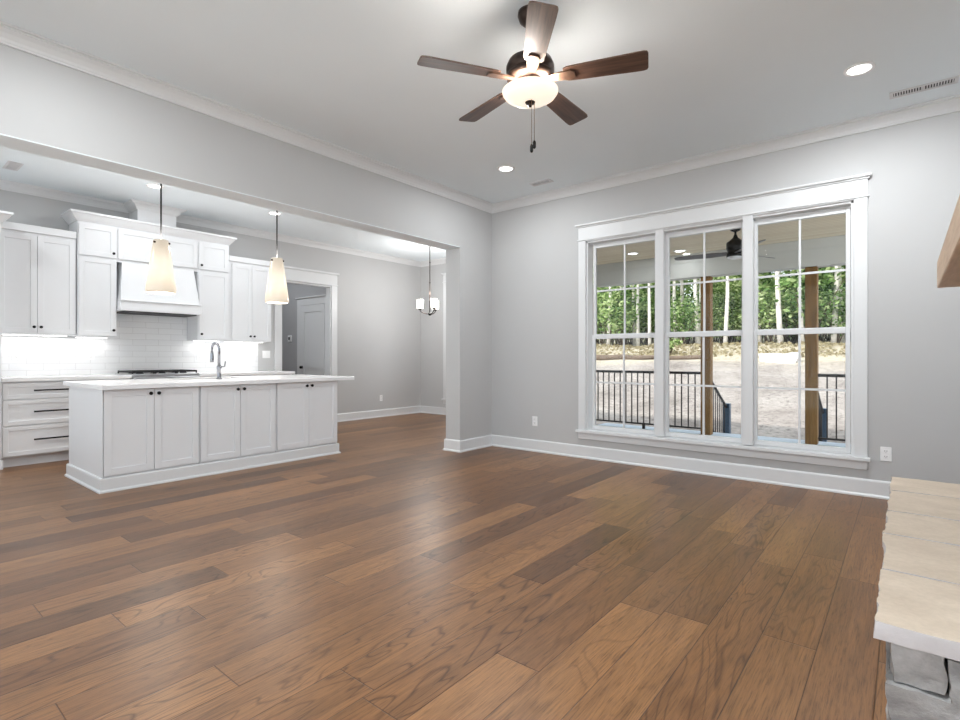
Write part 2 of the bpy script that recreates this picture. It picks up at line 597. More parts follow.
slab_mat('hearth_sandstone', srgb(190, 174, 156), srgb(206, 191, 173), bump=.25, strata=.6)
slab_mat('ledge_stone', srgb(128, 127, 126), srgb(196, 194, 192), sc1=6, bump=.7)


def beadboard_mat():
    m, t, b = new_mat('beadboard_pine')
    L = t.links.new
    g = N(t, 'ShaderNodeNewGeometry'); sp = N(t, 'ShaderNodeSeparateXYZ'); L(g.outputs['Position'], sp.inputs[0])
    v = math_n(t, 'DIVIDE', math_n(t, 'ADD', sp.outputs[1], 10), .083)
    f = math_n(t, 'FRACT', v); row = math_n(t, 'FLOOR', v)
    wn = N(t, 'ShaderNodeTexWhiteNoise'); wn.noise_dimensions = '1D'; L(row, wn.inputs['W'])
    c = ramp(t, wn.outputs['Value'], [(0, srgb(232, 212, 180)), (1, srgb(244, 228, 200))])
    e = math_n(t, 'MINIMUM', f, math_n(t, 'SUBTRACT', 1, f))
    mr = N(t, 'ShaderNodeMapRange'); mr.inputs[1].default_value = .02; mr.inputs[2].default_value = .10; L(e, mr.inputs[0])
    c = mixc(t, 1, c, ramp(t, mr.outputs[0], [(0, (.55, .5, .45, 1)), (1, (1, 1, 1, 1))]), 'MULTIPLY')
    L(c, b.inputs['Base Color']); b.inputs['Roughness'].default_value = .5
    bp = N(t, 'ShaderNodeBump', Strength=.5, Distance=.006); L(mr.outputs[0], bp.inputs['Height']); L(bp.outputs[0], b.inputs['Normal'])


beadboard_mat()


def dirt_mat():
    m, t, b = new_mat('bare_dirt')
    L = t.links.new
    g = N(t, 'ShaderNodeNewGeometry')
    n = N(t, 'ShaderNodeTexNoise', Scale=.7, Detail=8.0, Roughness=.65); L(g.outputs['Position'], n.inputs['Vector'])
    n2 = N(t, 'ShaderNodeTexNoise', Scale=9.0, Detail=6.0, Roughness=.75); L(g.outputs['Position'], n2.inputs['Vector'])
    sp = N(t, 'ShaderNodeSeparateXYZ'); L(g.outputs['Position'], sp.inputs[0])
    c = ramp(t, n.outputs['Fac'], [(.3, srgb(112, 103, 97)), (.5, srgb(142, 133, 127)), (.7, srgb(156, 148, 141))])
    c = mixc(t, .8, c, ramp(t, n2.outputs['Fac'], [(.36, (.30, .26, .24, 1)), (.45, (.85, .85, .85, 1)), (.55, (1.05, 1.05, 1.05, 1)), (.7, (1.3, 1.3, 1.3, 1))]), 'MULTIPLY')
    # straw and leaf litter up the bank, towards the wood
    yy = math_n(t, 'ADD', sp.outputs[1], math_n(t, 'MULTIPLY', n.outputs['Fac'], 5))
    mr = N(t, 'ShaderNodeMapRange'); mr.inputs[1].default_value = 21.5; mr.inputs[2].default_value = 24.0; L(yy, mr.inputs[0])
    lit = ramp(t, n2.outputs['Fac'], [(.3, srgb(96, 90, 66)), (.45, srgb(168, 156, 136)), (.62, srgb(184, 174, 158)), (.75, srgb(118, 130, 84))])
    c = mixc(t, mr.outputs[0], c, lit)
    L(c, b.inputs['Base Color']); b.inputs['Roughness'].default_value = .95
    bp = N(t, 'ShaderNodeBump', Strength=.8, Distance=.08); L(n2.outputs['Fac'], bp.inputs['Height']); L(bp.outputs[0], b.inputs['Normal'])


dirt_mat()


def leaf_mat(name, stops):
    m, t, b = new_mat(name)
    L = t.links.new
    g = N(t, 'ShaderNodeNewGeometry')
    n = N(t, 'ShaderNodeTexNoise', Scale=.9, Detail=2.0); L(g.outputs['Position'], n.inputs['Vector'])
    v = math_n(t, 'ADD', math_n(t, 'MULTIPLY', n.outputs['Fac'], .5), math_n(t, 'MULTIPLY', g.outputs['Random Per Island'], .5))
    c = ramp(t, v, stops)
    t.nodes.remove(b)
    o = t.nodes['Material Output']
    d = N(t, 'ShaderNodeBsdfDiffuse'); tr = N(t, 'ShaderNodeBsdfTranslucent'); mx = N(t, 'ShaderNodeMixShader'); mx.inputs[0].default_value = .5
    L(c, d.inputs[0]); L(c, tr.inputs[0]); L(d.outputs[0], mx.inputs[1]); L(tr.outputs[0], mx.inputs[2]); L(mx.outputs[0], o.inputs[0])


leaf_mat('leaves_bright', [(.25, srgb(70, 96, 54)), (.5, srgb(154, 178, 110)), (.75, srgb(222, 230, 182))])
leaf_mat('leaves_mid', [(.25, srgb(54, 82, 48)), (.5, srgb(130, 162, 100)), (.75, srgb(204, 218, 162))])
leaf_mat('leaves_dark', [(.25, srgb(36, 62, 44)), (.5, srgb(88, 126, 80)), (.75, srgb(160, 188, 132))])
leaf_mat('straw', [(.2, srgb(130, 118, 92)), (.5, srgb(168, 156, 126)), (.8, srgb(190, 180, 155))])

TW, CW = M['trim_white'], M['cabinet_white']

# ------------------------------------------------------------------ structure: floor, ceilings, walls
struct(MB().prism([(XR + .15, YR - .15), (XR + .15, YB + .15), (XL, YB + .15), (XL, YD + .15), (-10.2, YD + .15), (-10.2, YR - .15)], -.12, 0).build('floor', M['oak_floor']))
struct(MB().prism([(XR + .15, YR - .15), (XR + .15, YB + .15), (XL, YB + .15), (XL, YD + .15), (-10.2, YD + .15), (-10.2, YR - .15)], CEIL, CEIL + .15).build('ceiling', M['ceiling_paint']))

W1 = (-2.79, -.335, .315, 2.44)               # main window opening
W2 = (-7.0, -4.95, .315, 2.60)                # dining window opening
struct(wall_with_hole('x', YB, YB + .15, XL - .23, XR + .15, 0, CEIL, [W1]).build('wall_back', M['wall_paint']))
m = MB()
m.box(XS, XL, 4.704, YB - .0005, 0, CEIL)
m.box(XS, XL, YR, 4.704, 2.46, CEIL)
m.box(XS, XL, YR, YR + .35, 0, 2.46)
struct(m.build('wall_left', M['wall_paint']))
struct(box('wall_dining_side', M['wall_paint'], None, XS, XL, YB + .1505, YD, 0, CEIL))
struct(wall_with_hole('x', YD, YD + .15, -7.86, XL, 0, CEIL, [W2]).build('wall_dining', M['wall_paint']))
HD = (4.47, 5.41, 0, 2.37)                    # cased opening to the hall
struct(wall_with_hole('y', XK - .12, XK, YR, YD, 0, CEIL, [HD]).build('wall_kitchen', M['wall_paint']))
RS = [(-.95, 1.5, .35, 2.55)]  # unseen side opening, added to bring daylight in from the right
struct(wall_with_hole('y', XR, XR + .15, YR, YB, 0, CEIL, RS).build('wall_right', M['wall_paint']))
RW = [(-3.9, .6, .05, 2.6), (-7.4, -4.6, .3, 2.65)]  # unseen rear openings, added wide to light the rooms with sky
struct(wall_with_hole('x', YR - .15, YR, XK - .12, XR + .15, 0, CEIL, RW).build('wall_rear', M['wall_paint']))
# hall behind the cased opening
struct(box('wall_hall_side', M['hall_paint'], None, -9.9, XK - .12, 5.46, 5.58, 0, CEIL))
struct(box('wall_hall_end', M['hall_paint'], None, -9.9, -9.78, 3.2, 5.46, 0, CEIL))
struct(box('wall_hall_near', M['hall_paint'], None, -9.9, XK - .12, 3.08, 3.2, 0, CEIL))
# chimney breast, outside the frame to the right
struct(box('wall_chimney', M['ledge_stone'], None, .45, XR, 1.95, 3.85, 0, CEIL))
box('firebox', M['firebox_black'], None, .425, .4495, 2.35, 3.45, .44, 1.15)
tag(bpy.data.objects['firebox'], 'black firebox opening in the stone chimney above the hearth', 'firebox')

# crown moulding, baseboards
CR = [(0, -.092), (.014, -.092), (.014, -.082), (.020, -.076), (.026, -.062), (.048, -.038), (.068, -.026), (.078, -.022), (.078, -.012), (.096, -.012), (.096, 0), (0, 0)]
BS = [(0, 0), (.028, 0), (.028, .012), (.018, .022), (.016, .024), (.016, .128), (.010, .138), (0, .142)]


def run(name, path, prof, z, mat=TW, side=1, closed=False):
    return struct(MB().sweep(path, prof, z, side, closed).build(name, mat))


EPS = .001
run('trim_1', [(XR - .0, YR), (XR, YB), (XL, YB), (XL, YR)], CR, CEIL - EPS, side=1, closed=True)
CHY0, CHY1, CHX = 2.365, 2.815, XK + .29
run('trim_2', [(XS, YR), (XS, YD), (XK, YD), (XK, CHY1), (CHX, CHY1), (CHX, CHY0), (XK, CHY0), (XK, YR)], CR, CEIL - EPS, side=1, closed=True)
run('baseboard_back', [(.84, YB), (XL, YB), (XL, 4.704), (XS, 4.704), (XS, YD)], BS, 0)
run('baseboard_dining', [(XS, YD), (XK, YD), (XK, 5.53)], BS, 0)
run('baseboard_hall', [(-8.02, 5.46), (XK - .12, 5.46)][::-1], BS, 0, side=1)
run('baseboard_hall_side', [(-9.0, 5.46), (-9.78, 5.46), (-9.78, 3.2)], BS, 0, side=1)
run('baseboard_rear', [(XR, 1.9), (XR, YR), (-.2, YR)], BS, 0, side=-1)


struct(box('soffit_lightener', M['ceiling_paint'], None, XS + .001, XL - .001, YR + .36, 4.703, 2.452, 2.4598))  # thin pale slab added under the header to brighten its soffit


# ------------------------------------------------------------------ windows
def window(name, o, yw, units, z_glass, sign=1, fr=TW, muntin=True, double=True):
    """window in a wall facing -Y whose inner face is yw; a multi-unit double-hung"""
    x0, x1, z0, z1 = o
    root = bpy.data.objects.new(name, None); col.objects.link(root)
    root.location = ((x0 + x1) / 2, yw, z0); ORG[root.name] = Vector(root.location); root['kind'] = 'structure'
    d = sign
    cw = .092
    m = MB()                                   # casing with head and cap, stool and apron
    c0, c1 = yw - .018 * d, yw - .0002 * d
    m.box(x0 - cw, x0, c0, c1, z0 + .0042, z1 + .02, .003)
    m.box(x1, x1 + cw, c0, c1, z0 + .0042, z1 + .02, .003)
    m.box(x0 - cw, x1 + cw, c0, c1, z1 + .02, z1 + .165, .003)
    m.box(x0 - cw - .012, x1 + cw + .012, yw - .028 * d, c1, z1 + .008, z1 + .026, .004)
    m.box(x0 - cw - .015, x1 + cw + .015, yw - .032 * d, c1, z1 + .158, z1 + .172, .003)
    m.box(x0 - cw - .03, x1 + cw + .03, yw - .05 * d, c1, z1 + .172, z1 + .192, .004)
    m.box(x0, x1, c0, c1, z1, z1 + .008)
    m.build('casing', fr, root)
    m = MB().box(x0 - cw - .02, x1 + cw + .02, yw - .05 * d, yw + .03 * d, z0 - .026, z0 + .004, .003)
    m.build('stool', fr, root)
    MB().box(x0 - cw, x1 + cw, yw - .02 * d, c1, z0 - .098, z0 - .026, .003).build('apron', fr, root)
    # jambs
    m = MB()
    jd = .12 * d
    m.box(x0, x0 + .02, yw, yw + jd, z0, z1); m.box(x1 - .02, x1, yw, yw + jd, z0, z1)
    m.box(x0, x1, yw, yw + jd, z1 - .02, z1); m.box(x0, x1, yw + .031 * d, yw + jd, z0 - .0005, z0 + .012)
    m.build('jamb', fr, root)
    n = len(units)
    for i in range(n - 1):
        a = (units[i][1] + units[i + 1][0]) / 2
        MB().box(a - .043, a + .043, c0, c1 + .1 * d, z0 + .0125, z1, .003).build('mullion', fr, root)
    zb, zm0, zm1, zt = z_glass
    yg = yw + .06 * d
    for (g0, g1) in units:
        for (za, zc, yy, nm) in ((zm1, zt, yg + .012 * d, 'upper_sash'), (zb, zm0, yg - .012 * d, 'lower_sash')):
            m = MB()
            t0, t1 = yy - .016, yy + .016
            st = .034
            bot = .045 if nm == 'lower_sash' else zm1 - zm0 - .008
            top = zt and (.05 if nm == 'upper_sash' else zm1 - zm0 - .008)
            m.box(g0 - st, g0, t0, t1, za - bot, zc + top, .003)
            m.box(g1, g1 + st, t0, t1, za - bot, zc + top, .003)
            m.box(g0, g1, t0, t1, za - bot, za, .003)
            m.box(g0, g1, t0, t1, zc, zc + top, .003)
            s = m.build(nm, fr, root)
            m = MB()
            xm, zmid = (g0 + g1) / 2, (za + zc) / 2
            m.box(xm - .009, xm + .009, yy - .008, yy + .008, za, zc)
            m.box(g0, xm - .009, yy - .008, yy + .008, zmid - .009, zmid + .009)
            m.box(xm + .009, g1, yy - .008, yy + .008, zmid - .009, zmid + .009)
            m.build('muntin', fr, s)
            MB().box(g0, g1, yy - .002, yy + .002, za, zc).build('pane', M['glass'], s)
    return root


window('window_1', W1, YB, [(-2.70, -2.03), (-1.88, -1.20), (-1.065, -.395)], (.375, 1.34, 1.395, 2.36))
window('window_2', W2, YD, [(-6.92, -6.30), (-6.15, -5.80 + .0), (-5.65, -5.03)], (.375, 1.34, 1.395, 2.52))
for i, (a, b_, c, e) in enumerate(RW):  # rear windows out of view, added as daylight sources
    nm = 'window_%d' % (3 + i)
    root = bpy.data.objects.new(nm, None); col.objects.link(root)
    root.location = ((a + b_) / 2, YR, c); ORG[root.name] = Vector(root.location); root['kind'] = 'structure'
    m = MB()
    m.box(a - .09, a, YR, YR + .018, max(c - .0, 0), e + .14); m.box(b_, b_ + .09, YR, YR + .018, max(c - .0, 0), e + .14)
    m.box(a, b_, YR, YR + .018, e, e + .14)
    m.build('casing', TW, root)
    m = MB()
    k = 4
    for j in range(k + 1):
        xx = a + (b_ - a) * j / k
        m.box(max(a, xx - .03), min(b_, xx + .03), YR - .09, YR - .04, c, e)
    m.box(a, b_, YR - .089, YR - .041, c, c + .07); m.box(a, b_, YR - .089, YR - .041, e - .07, e)
    s = m.build('sash', TW, root)
    MB().box(a, b_, YR - .068, YR - .064, c + .07, e - .07).build('pane', M['glass'], s)

root = bpy.data.objects.new('window_5', None); col.objects.link(root)  # side window out of view, added to light ceiling and left header
root.location = (XR, .275, .35); ORG[root.name] = Vector(root.location); root['kind'] = 'structure'
m = MB()
for (p, q, u, v) in ((-1.04, -.95, .22, 2.70), (1.5, 1.59, .22, 2.70), (-.95, 1.5, 2.55, 2.70), (-.95, 1.5, .22, .35)): m.box(XR - .018, XR, p, q, u, v)
m.build('casing', TW, root)
m = MB()
for p in (-.95, -.15, .65, 1.44): m.box(XR + .04, XR + .09, p, p + .06, .35, 2.55)
m.box(XR + .041, XR + .089, -.95, 1.5, .35, .42); m.box(XR + .041, XR + .089, -.95, 1.5, 2.48, 2.55)
s = m.build('sash', TW, root)
MB().box(XR + .063, XR + .067, -.95, 1.5, .42, 2.48).build('pane', M['glass'], s)

# cased opening in the kitchen wall: casing with head and cap
m = MB()
m.box(XK, XK + .02, 4.355, 4.47, 0, 2.39, .003)
m.box(XK, XK + .02, 5.41, 5.525, 0, 2.39, .003)
m.box(XK, XK + .021, 4.355, 5.525, 2.39, 2.565, .003)
m.box(XK, XK + .032, 4.345, 5.535, 2.376, 2.394, .003)
m.box(XK, XK + .05, 4.33, 5.55, 2.565, 2.60, .004)
m.box(XK - .12, XK, 4.47, 4.49, 0, 2.37); m.box(XK - .12, XK, 5.39, 5.41, 0, 2.37); m.box(XK - .12, XK, 4.49, 5.39, 2.35, 2.37)
struct(m.build('trim_3', TW))

# hall door in its casing
YH = 5.46
dr = bpy.data.objects.new('door_1', None); col.objects.link(dr); dr.location = (-8.35, YH, 0); ORG[dr.name] = Vector(dr.location); dr['kind'] = 'structure'
m = MB()
m.box(-8.86, -8.745, YH - .02, YH - .0005, 0, 2.09, .003); m.box(-7.975, -7.865, YH - .02, YH - .0005, 0, 2.09, .003)
m.box(-8.86, -7.865, YH - .021, YH - .0005, 2.09, 2.22, .003)
m.box(-8.88, -7.862, YH - .045, YH - .0005, 2.22, 2.245, .003)
m.build('casing', TW, dr)
m = MB()
m.box(-8.735, -7.985, YH - .013, YH - .0005, .015, 2.08)
if True:
    m.box(-8.74, -8.62, YH - .026, YH - .012, .01, 2.085); m.box(-8.1, -7.98, YH - .026, YH - .012, .01, 2.085)
for zz in ((.01, .22), (.93, 1.06), (1.96, 2.085)):
    m.box(-8.62, -8.1, YH - .026, YH - .012, *zz)
lf = m.build('door_leaf', TW, dr)
MB().lathe([(0, -.075), (.018, -.074), (.027, -.062), (.027, -.052), (.012, -.045), (.012, -.032), (.028, -.03), (.028, -.026)], (-8.68, YH, .95), 20, 'Y').build('door_knob', M['black_metal'], lf)

# ------------------------------------------------------------------ cabinet builders (all face +X)
def shaker(parent, name, x, y0, y1, z0, z1, fr=.055, th=.02, flat=False):
    g = .002
    y0 += g; y1 -= g; z0 += g; z1 -= g
    m = MB()
    m.box(x, x + th * .55, y0 + .005, y1 - .005, z0 + .005, z1 - .005)
    xs0, xs1 = x + .0005, x + th
    m.box(xs0, xs1, y0, y0 + fr, z0, z1, .0015); m.box(xs0, xs1, y1 - fr, y1, z0, z1, .0015)
    m.box(xs0, xs1 - .0002, y0 + fr - .001, y1 - fr + .001, z0, z0 + fr, .0015); m.box(xs0, xs1 - .0002, y0 + fr - .001, y1 - fr + .001, z1 - fr, z1, .0015)
    return m.build(name, CW, parent)


def knob(parent, x, y, z):
    MB().lathe([(0, .030), (.010, .029), (.0155, .024), (.0155, .018), (.006, .012), (.006, .0015), (.010, 0.0), (.010, -.0005)], (x, y, z), 16, 'X').build('knob', M['black_metal'], parent)


def pull(parent, x, y, z, half=.16):
    m = MB()
    m.tube([(x + .032, y - half, z), (x + .032, y + half, z)], .0085, 10)
    for s in (-1, 1):
        m.tube([(x - .0005, y + s * (half - .03), z), (x + .032, y + s * (half - .03), z)], .005, 8)
    m.build('handle', M['black_metal'], parent)


def carcass(name, x0, x1, y0, y1, z0, z1, label, cat='cabinet', group=None):
    root = empty(name, ((x0 + x1) / 2, (y0 + y1) / 2, z0), label, cat, group)
    MB().box(x0, x1, y0, y1, z0, z1).build('body', CW, root)
    return root


CROWN_S = [(0, 0), (.010, 0), (.016, .012), (.045, .05), (.062, .072), (.075, .080), (.08, .086), (.08, .105), (0, .105)]
UX = -7.425                                   # face of wall cabinets behind the doors

# tall pantry cabinet at the frame's left edge
r = carcass('pantry_cabinet', XK + EPS, -7.10, .12, 1.045, 0.0, 2.50, 'tall white pantry cabinet at the far left end of the kitchen wall')
a = shaker(r, 'door', -7.10, .13, .595, .12, 2.4); knob(a, -7.08, .56, 1.1)
a = shaker(r, 'door', -7.10, .595, 1.035, .12, 2.4); knob(a, -7.08, .63, 1.1)
MB().sweep([(-7.40, 1.045), (-7.10, 1.045), (-7.10, .12), (XK + EPS, .12)], CROWN_S, 2.50, side=1).build('crown', CW, r)
MB().box(-7.10, -7.085, .12, 1.057, 0, .09, .003).build('base_trim', CW, r)

# two-door wall cabinet left of the hood section
r = carcass('wall_cabinet', XK + EPS, UX, 1.05, 1.735, 1.395, 2.50, 'white two-door wall cabinet beside the tall pantry, left of the hood')
a = shaker(r, 'door', UX, 1.06, 1.385, 1.40, 2.47); knob(a, UX + .02, 1.355, 1.47)
a = shaker(r, 'door', UX, 1.385, 1.725, 1.40, 2.47); knob(a, UX + .02, 1.415, 1.47)
MB().box(XK + EPS, UX + .024, 1.05, 1.735, 2.50, 2.58, .004).build('top_rail', CW, r)

# hood section: tall side cabinets, wide cabinet above the hood
MX = -7.40
r = carcass('wall_cabinet', XK + EPS, MX, 1.741, 2.128, 1.385, 2.715, 'tall white cabinet stacked under a small door, left of the range hood')
a = shaker(r, 'door', MX, 1.75, 2.12, 1.39, 2.305); knob(a, MX + .02, 2.09, 1.46)
a = shaker(r, 'door', MX, 1.75, 2.12, 2.325, 2.69); knob(a, MX + .02, 2.09, 2.38)
r = carcass('wall_cabinet', XK + EPS, MX, 3.062, 3.48, 1.375, 2.715, 'tall white cabinet stacked under a small door, right of the range hood')
a = shaker(r, 'door', MX, 3.07, 3.47, 1.38, 2.305); knob(a, MX + .02, 3.10, 1.45)
a = shaker(r, 'door', MX, 3.07, 3.47, 2.325, 2.69); knob(a, MX + .02, 3.10, 2.38)
r = carcass('wall_cabinet', XK + EPS, MX, 2.1285, 3.0615, 2.29, 2.715, 'wide white cabinet with one horizontal door directly above the range hood')
a = shaker(r, 'door', MX, 2.137, 3.053, 2.325, 2.69)
o = MB().sweep([(XK + EPS, 3.48), (MX, 3.48), (MX, 1.741), (XK + EPS, 1.741)], CROWN_S, 2.7155, side=1).build('cabinet_crown', CW)
tag(o, 'white flared crown moulding capping the three hood section cabinets', 'moulding')
# boxed duct from the crown to the ceiling
o = MB().box(XK + EPS, CHX - EPS, CHY0 + EPS, CHY1 - EPS, 2.8205, CEIL - EPS).build('vent_duct_cover', CW)
tag(o, 'white boxed duct cover rising from the hood cabinets to the ceiling', 'duct cover')

# range hood: tapered body over a projecting band
r = empty('range_hood', (-7.55, 2.595, 1.69), 'white wooden tapered range hood with projecting band over the gas range', 'range hood')
m = MB()
y0, y1 = 2.132, 3.058
zt, zb = 2.2895, 1.83
A = [(XK + EPS, y0, zb), (MX + .10, y0, zb), (MX + .10, y1, zb), (XK + EPS, y1, zb)]
B = [(XK + EPS, y0, zt), (MX - .01, y0, zt), (MX - .01, y1, zt), (XK + EPS, y1, zt)]
ins = .05
A[1] = (MX + .10, y0 + .012, zb); A[2] = (MX + .10, y1 - .012, zb)
B[1] = (MX + .01, y0 + ins, zt); B[2] = (MX + .01, y1 - ins, zt); B[0] = (XK + EPS, y0 + ins, zt); B[3] = (XK + EPS, y1 - ins, zt)
va = [m.bm.verts.new(p) for p in A]; vb = [m.bm.verts.new(p) for p in B]
m.bm.faces.new(va[::-1]); m.bm.faces.new(vb)
for i in range(4):
    j = (i + 1) % 4
    m.bm.faces.new((va[i], va[j], vb[j], vb[i]))
m.build('hood_body', CW, r)
m = MB().box(XK + EPS, MX + .125, y0, y1, 1.70, 1.815, .003).box(XK + EPS, MX + .14, y0, y1, 1.815, 1.832, .004)
m.build('hood_band', CW, r)
MB().box(XK + .06, MX + .10, y0 + .05, y1 - .05, 1.685, 1.70).build('hood_insert', M['shade_dark'], r)  # insert coloured dark to stand for shade under the hood

# wall cabinets right of the hood section
r = carcass('wall_cabinet', XK + EPS, UX, 3.485, 4.13, 1.37, 2.50, 'white two-door wall cabinet between the hood section and the hall opening')
a = shaker(r, 'door', UX, 3.53, 3.82, 1.375, 2.47); knob(a, UX + .02, 3.79, 1.44)
a = shaker(r, 'door', UX, 3.82, 4.12, 1.375, 2.47); knob(a, UX + .02, 3.85, 1.44)
MB().box(XK + EPS, UX + .024, 3.485, 4.13, 2.50, 2.575, .004).build('top_rail', CW, r)

# base cabinets
BX = -7.145


def base_cab(y0, y1, label):
    r = empty('base_cabinet', ((XK + BX) / 2, (y0 + y1) / 2, 0), label, 'cabinet', None)
    MB().box(XK + EPS, BX, y0, y1, .105, .885).build('body', CW, r)
    MB().box(XK + .01, BX - .065, y0, y1, 0, .105).build('toe_kick', CW, r)
    for (a, b) in ((.115, .425), (.43, .695), (.70, .87)):
        d = shaker(r, 'drawer', BX, y0 + .006, y1 - .006, a, b, fr=.045)
        yc = (y0 + y1) / 2
        pull(d, BX + .02, yc, (a + b) / 2 + .005, .32)
    return r


base_cab(1.05, 2.19, 'white three-drawer base cabinet left of the gas range, beside the pantry')
base_cab(2.97, 4.30, 'white three-drawer base cabinet right of the gas range, behind the island')
for (y0, y1, lb) in ((1.05, 2.197, 'white quartz worktop on the drawers left of the range'), (2.963, 4.33, 'white quartz worktop on the drawers right of the range')):
    tag(box('worktop', M['counter_quartz'], None, XK + .012, -7.10, y0, y1, .8855, .925, bev=.003), lb, 'worktop')
# tiled splashback
m = MB()
m.box(XK + .0005, XK + .011, 1.048, 4.08, .9255, 1.3945 - .025)
m.box(XK + .0005, XK + .011, 2.13, 3.06, 1.3695, 1.684)
tag(m.build('tile_splashback', M['subway_tile']), 'glossy white subway tile splashback between worktops and wall cabinets', 'splashback')

# under-cabinet light strips
for (y0, y1, zz, lb) in ((1.12, 1.70, 1.395, 'lit strip light under the two-door cabinet by the pantry'), (1.77, 2.10, 1.385, 'lit strip light under the tall cabinet left of the hood'),
                         (3.09, 3.45, 1.375, 'lit strip light under the tall cabinet right of the hood'), (3.52, 4.10, 1.37, 'lit strip light under the cabinet by the hall opening')):
    r = empty('strip_light', (-7.62, (y0 + y1) / 2, zz - .014), lb, 'strip light', 'strip lights under the wall cabinets')
    MB().box(-7.635, -7.605, y0, y1, zz - .012, zz - .0003).build('housing', M['plastic_white'], r)
    MB().box(-7.632, -7.608, y0 + .01, y1 - .01, zz - .0145, zz - .012).build('lens', M['undercab_lens'], r)
    ld = bpy.data.lights.new('strip_glow', 'AREA'); ld.shape = 'RECTANGLE'; ld.size = .03; ld.size_y = y1 - y0; ld.energy = .85 * (y1 - y0); ld.color = (1, .985, .96)
    lo = bpy.data.objects.new('strip_glow', ld); col.objects.link(lo); lo.parent = r; lo.location = (0, 0, -.004)

# gas range
RY0, RY1 = 2.20, 2.96
r = empty('gas_range', (-7.42, 2.58, 0), 'stainless steel gas range with black cast iron grates under the hood', 'range')
MB().box(XK + .02, -7.12, RY0, RY1, .02, .90, .004).build('body', M['steel'], r)
MB().box(XK + .02, -7.09, RY0, RY1, .90, .935, .006).build('cooktop', M['steel'], r)
cp = MB().box(-7.12, -7.06, RY0, RY1, .80, .90, .008).build('control_panel', M['steel'], r)
for k in range(6):
    MB().lathe([(0, .045), (.018, .044), (.021, .038), (.024, .006), (.028, 0)], (-7.06, RY0 + .09 + k * .116, .85), 16, 'X').build('knob', M['steel'], cp)
od = MB().box(-7.12, -7.085, RY0 + .01, RY1 - .01, .16, .78, .006).build('oven_door', M['steel'], r)
MB().box(-7.085, -7.083, RY0 + .16, RY1 - .16, .30, .62).build('door_glass', M['plastic_black'], od)
MB().tube([(-7.04, RY0 + .08, .73), (-7.04, RY1 - .08, .73)], .012).tube([(-7.09, RY0 + .12, .73), (-7.04, RY0 + .12, .73)], .009).tube([(-7.09, RY1 - .12, .73), (-7.04, RY1 - .12, .73)], .009).build('handle', M['steel'], od)
for k in range(3):
    a, b_ = RY0 + .010 + k * .248, RY0 + .010 + k * .248 + .242
    m = MB()
    xa, xb = XK + .09, -7.14
    for (p, q) in ((a, a + .014), (b_ - .014, b_)):
        m.box(xa, xb, p, q, .95, .972, .003)
    for xx in (xa, xb - .014, (xa + xb) / 2 - .007):
        m.box(xx, xx + .014, a + .014, b_ - .014, .951, .971, .002)
    for q in (.25, .75):
        xc = xa + (xb - xa) * q
        for s in range(4):
            an = s * PI / 2 + PI / 4
            m.tube([(xc + .03 * math.cos(an), (a + b_) / 2 + .03 * math.sin(an), .962), (xc + .11 * math.cos(an), (a + b_) / 2 + .11 * math.sin(an), .962)], .006, 6)
    for xx in (xa, xb - .014):
        for yy in (a, b_ - .014):
            m.box(xx, xx + .014, yy, yy + .014, .9355, .951)
    m.build('grate', M['cast_iron'], r)
    for q in (.25, .75):
        MB().lathe([(0, .955), (.03, .953), (.036, .945), (.044, .9355)], (xa + (xb - xa) * q, (a + b_) / 2, 0), 18).build('burner', M['cast_iron'], r)

# ------------------------------------------------------------------ island
IX, IXB, IY0, IY1 = -5.235, -6.22, 1.401, 3.736
secs = [(1.401, 2.178), (2.178, 2.960), (2.960, 3.736)]
labs = ['leftmost of the three white double-door cabinets forming the island front', 'middle white double-door cabinet of the island, below the faucet', 'rightmost of the three white double-door cabinets forming the island front']
for (y0, y1), lb in zip(secs, labs):
    g = .004
    r = empty('island_cabinet', ((IX + IXB) / 2, (y0 + y1) / 2, .12), lb, 'cabinet', 'cabinets forming the kitchen island')
    ya, yb = y0 + (g if y0 > 1.5 else 0), y1 - (g if y1 < 3.7 else 0)
    m = MB()
    if y0 > 2 and y0 < 2.5:                   # the sink unit is open above
        m.box(IXB, IX, ya, yb, .0, .60)
        m.box(IX - .05, IX, ya, yb, .60, .865); m.box(IXB, IXB + .05, ya, yb, .60, .865)
        m.box(IXB + .05, IX - .05, ya, ya + .03, .60, .865); m.box(IXB + .05, IX - .05, yb - .03, yb, .60, .865)
    else:
        m.box(IXB, IX, ya, yb, .0, .865)
    m.build('body', CW, r)
    ym = (ya + yb) / 2
    a = shaker(r, 'door', IX, ya + .004, ym, .135, .862, fr=.058, th=.022); knob(a, IX + .022, ym - .032, .818)
    a = shaker(r, 'door', IX, ym, yb - .004, .135, .862, fr=.058, th=.022); knob(a, IX + .022, ym + .032, .818)
m = MB().sweep([(IX + .008, IY0 - .003), (IX + .008, IY1 + .003), (IXB - .003, IY1 + .003), (IXB - .003, IY0 - .003)], [(0, 0), (.028, 0), (.028, .012), (.018, .022), (.016, .024), (.016, .108), (.012, .118), (0, .122)], 0, side=-1, closed=True)
tag(m.build('island_base_trim', TW), 'white base moulding wrapping the foot of the kitchen island', 'moulding')
tag(box('island_end_panel', CW, None, IXB, IX + .0235, IY0 - .003, IY0 - .0005, .122, .865), 'plain white end panel on the left side of the kitchen island', 'panel')
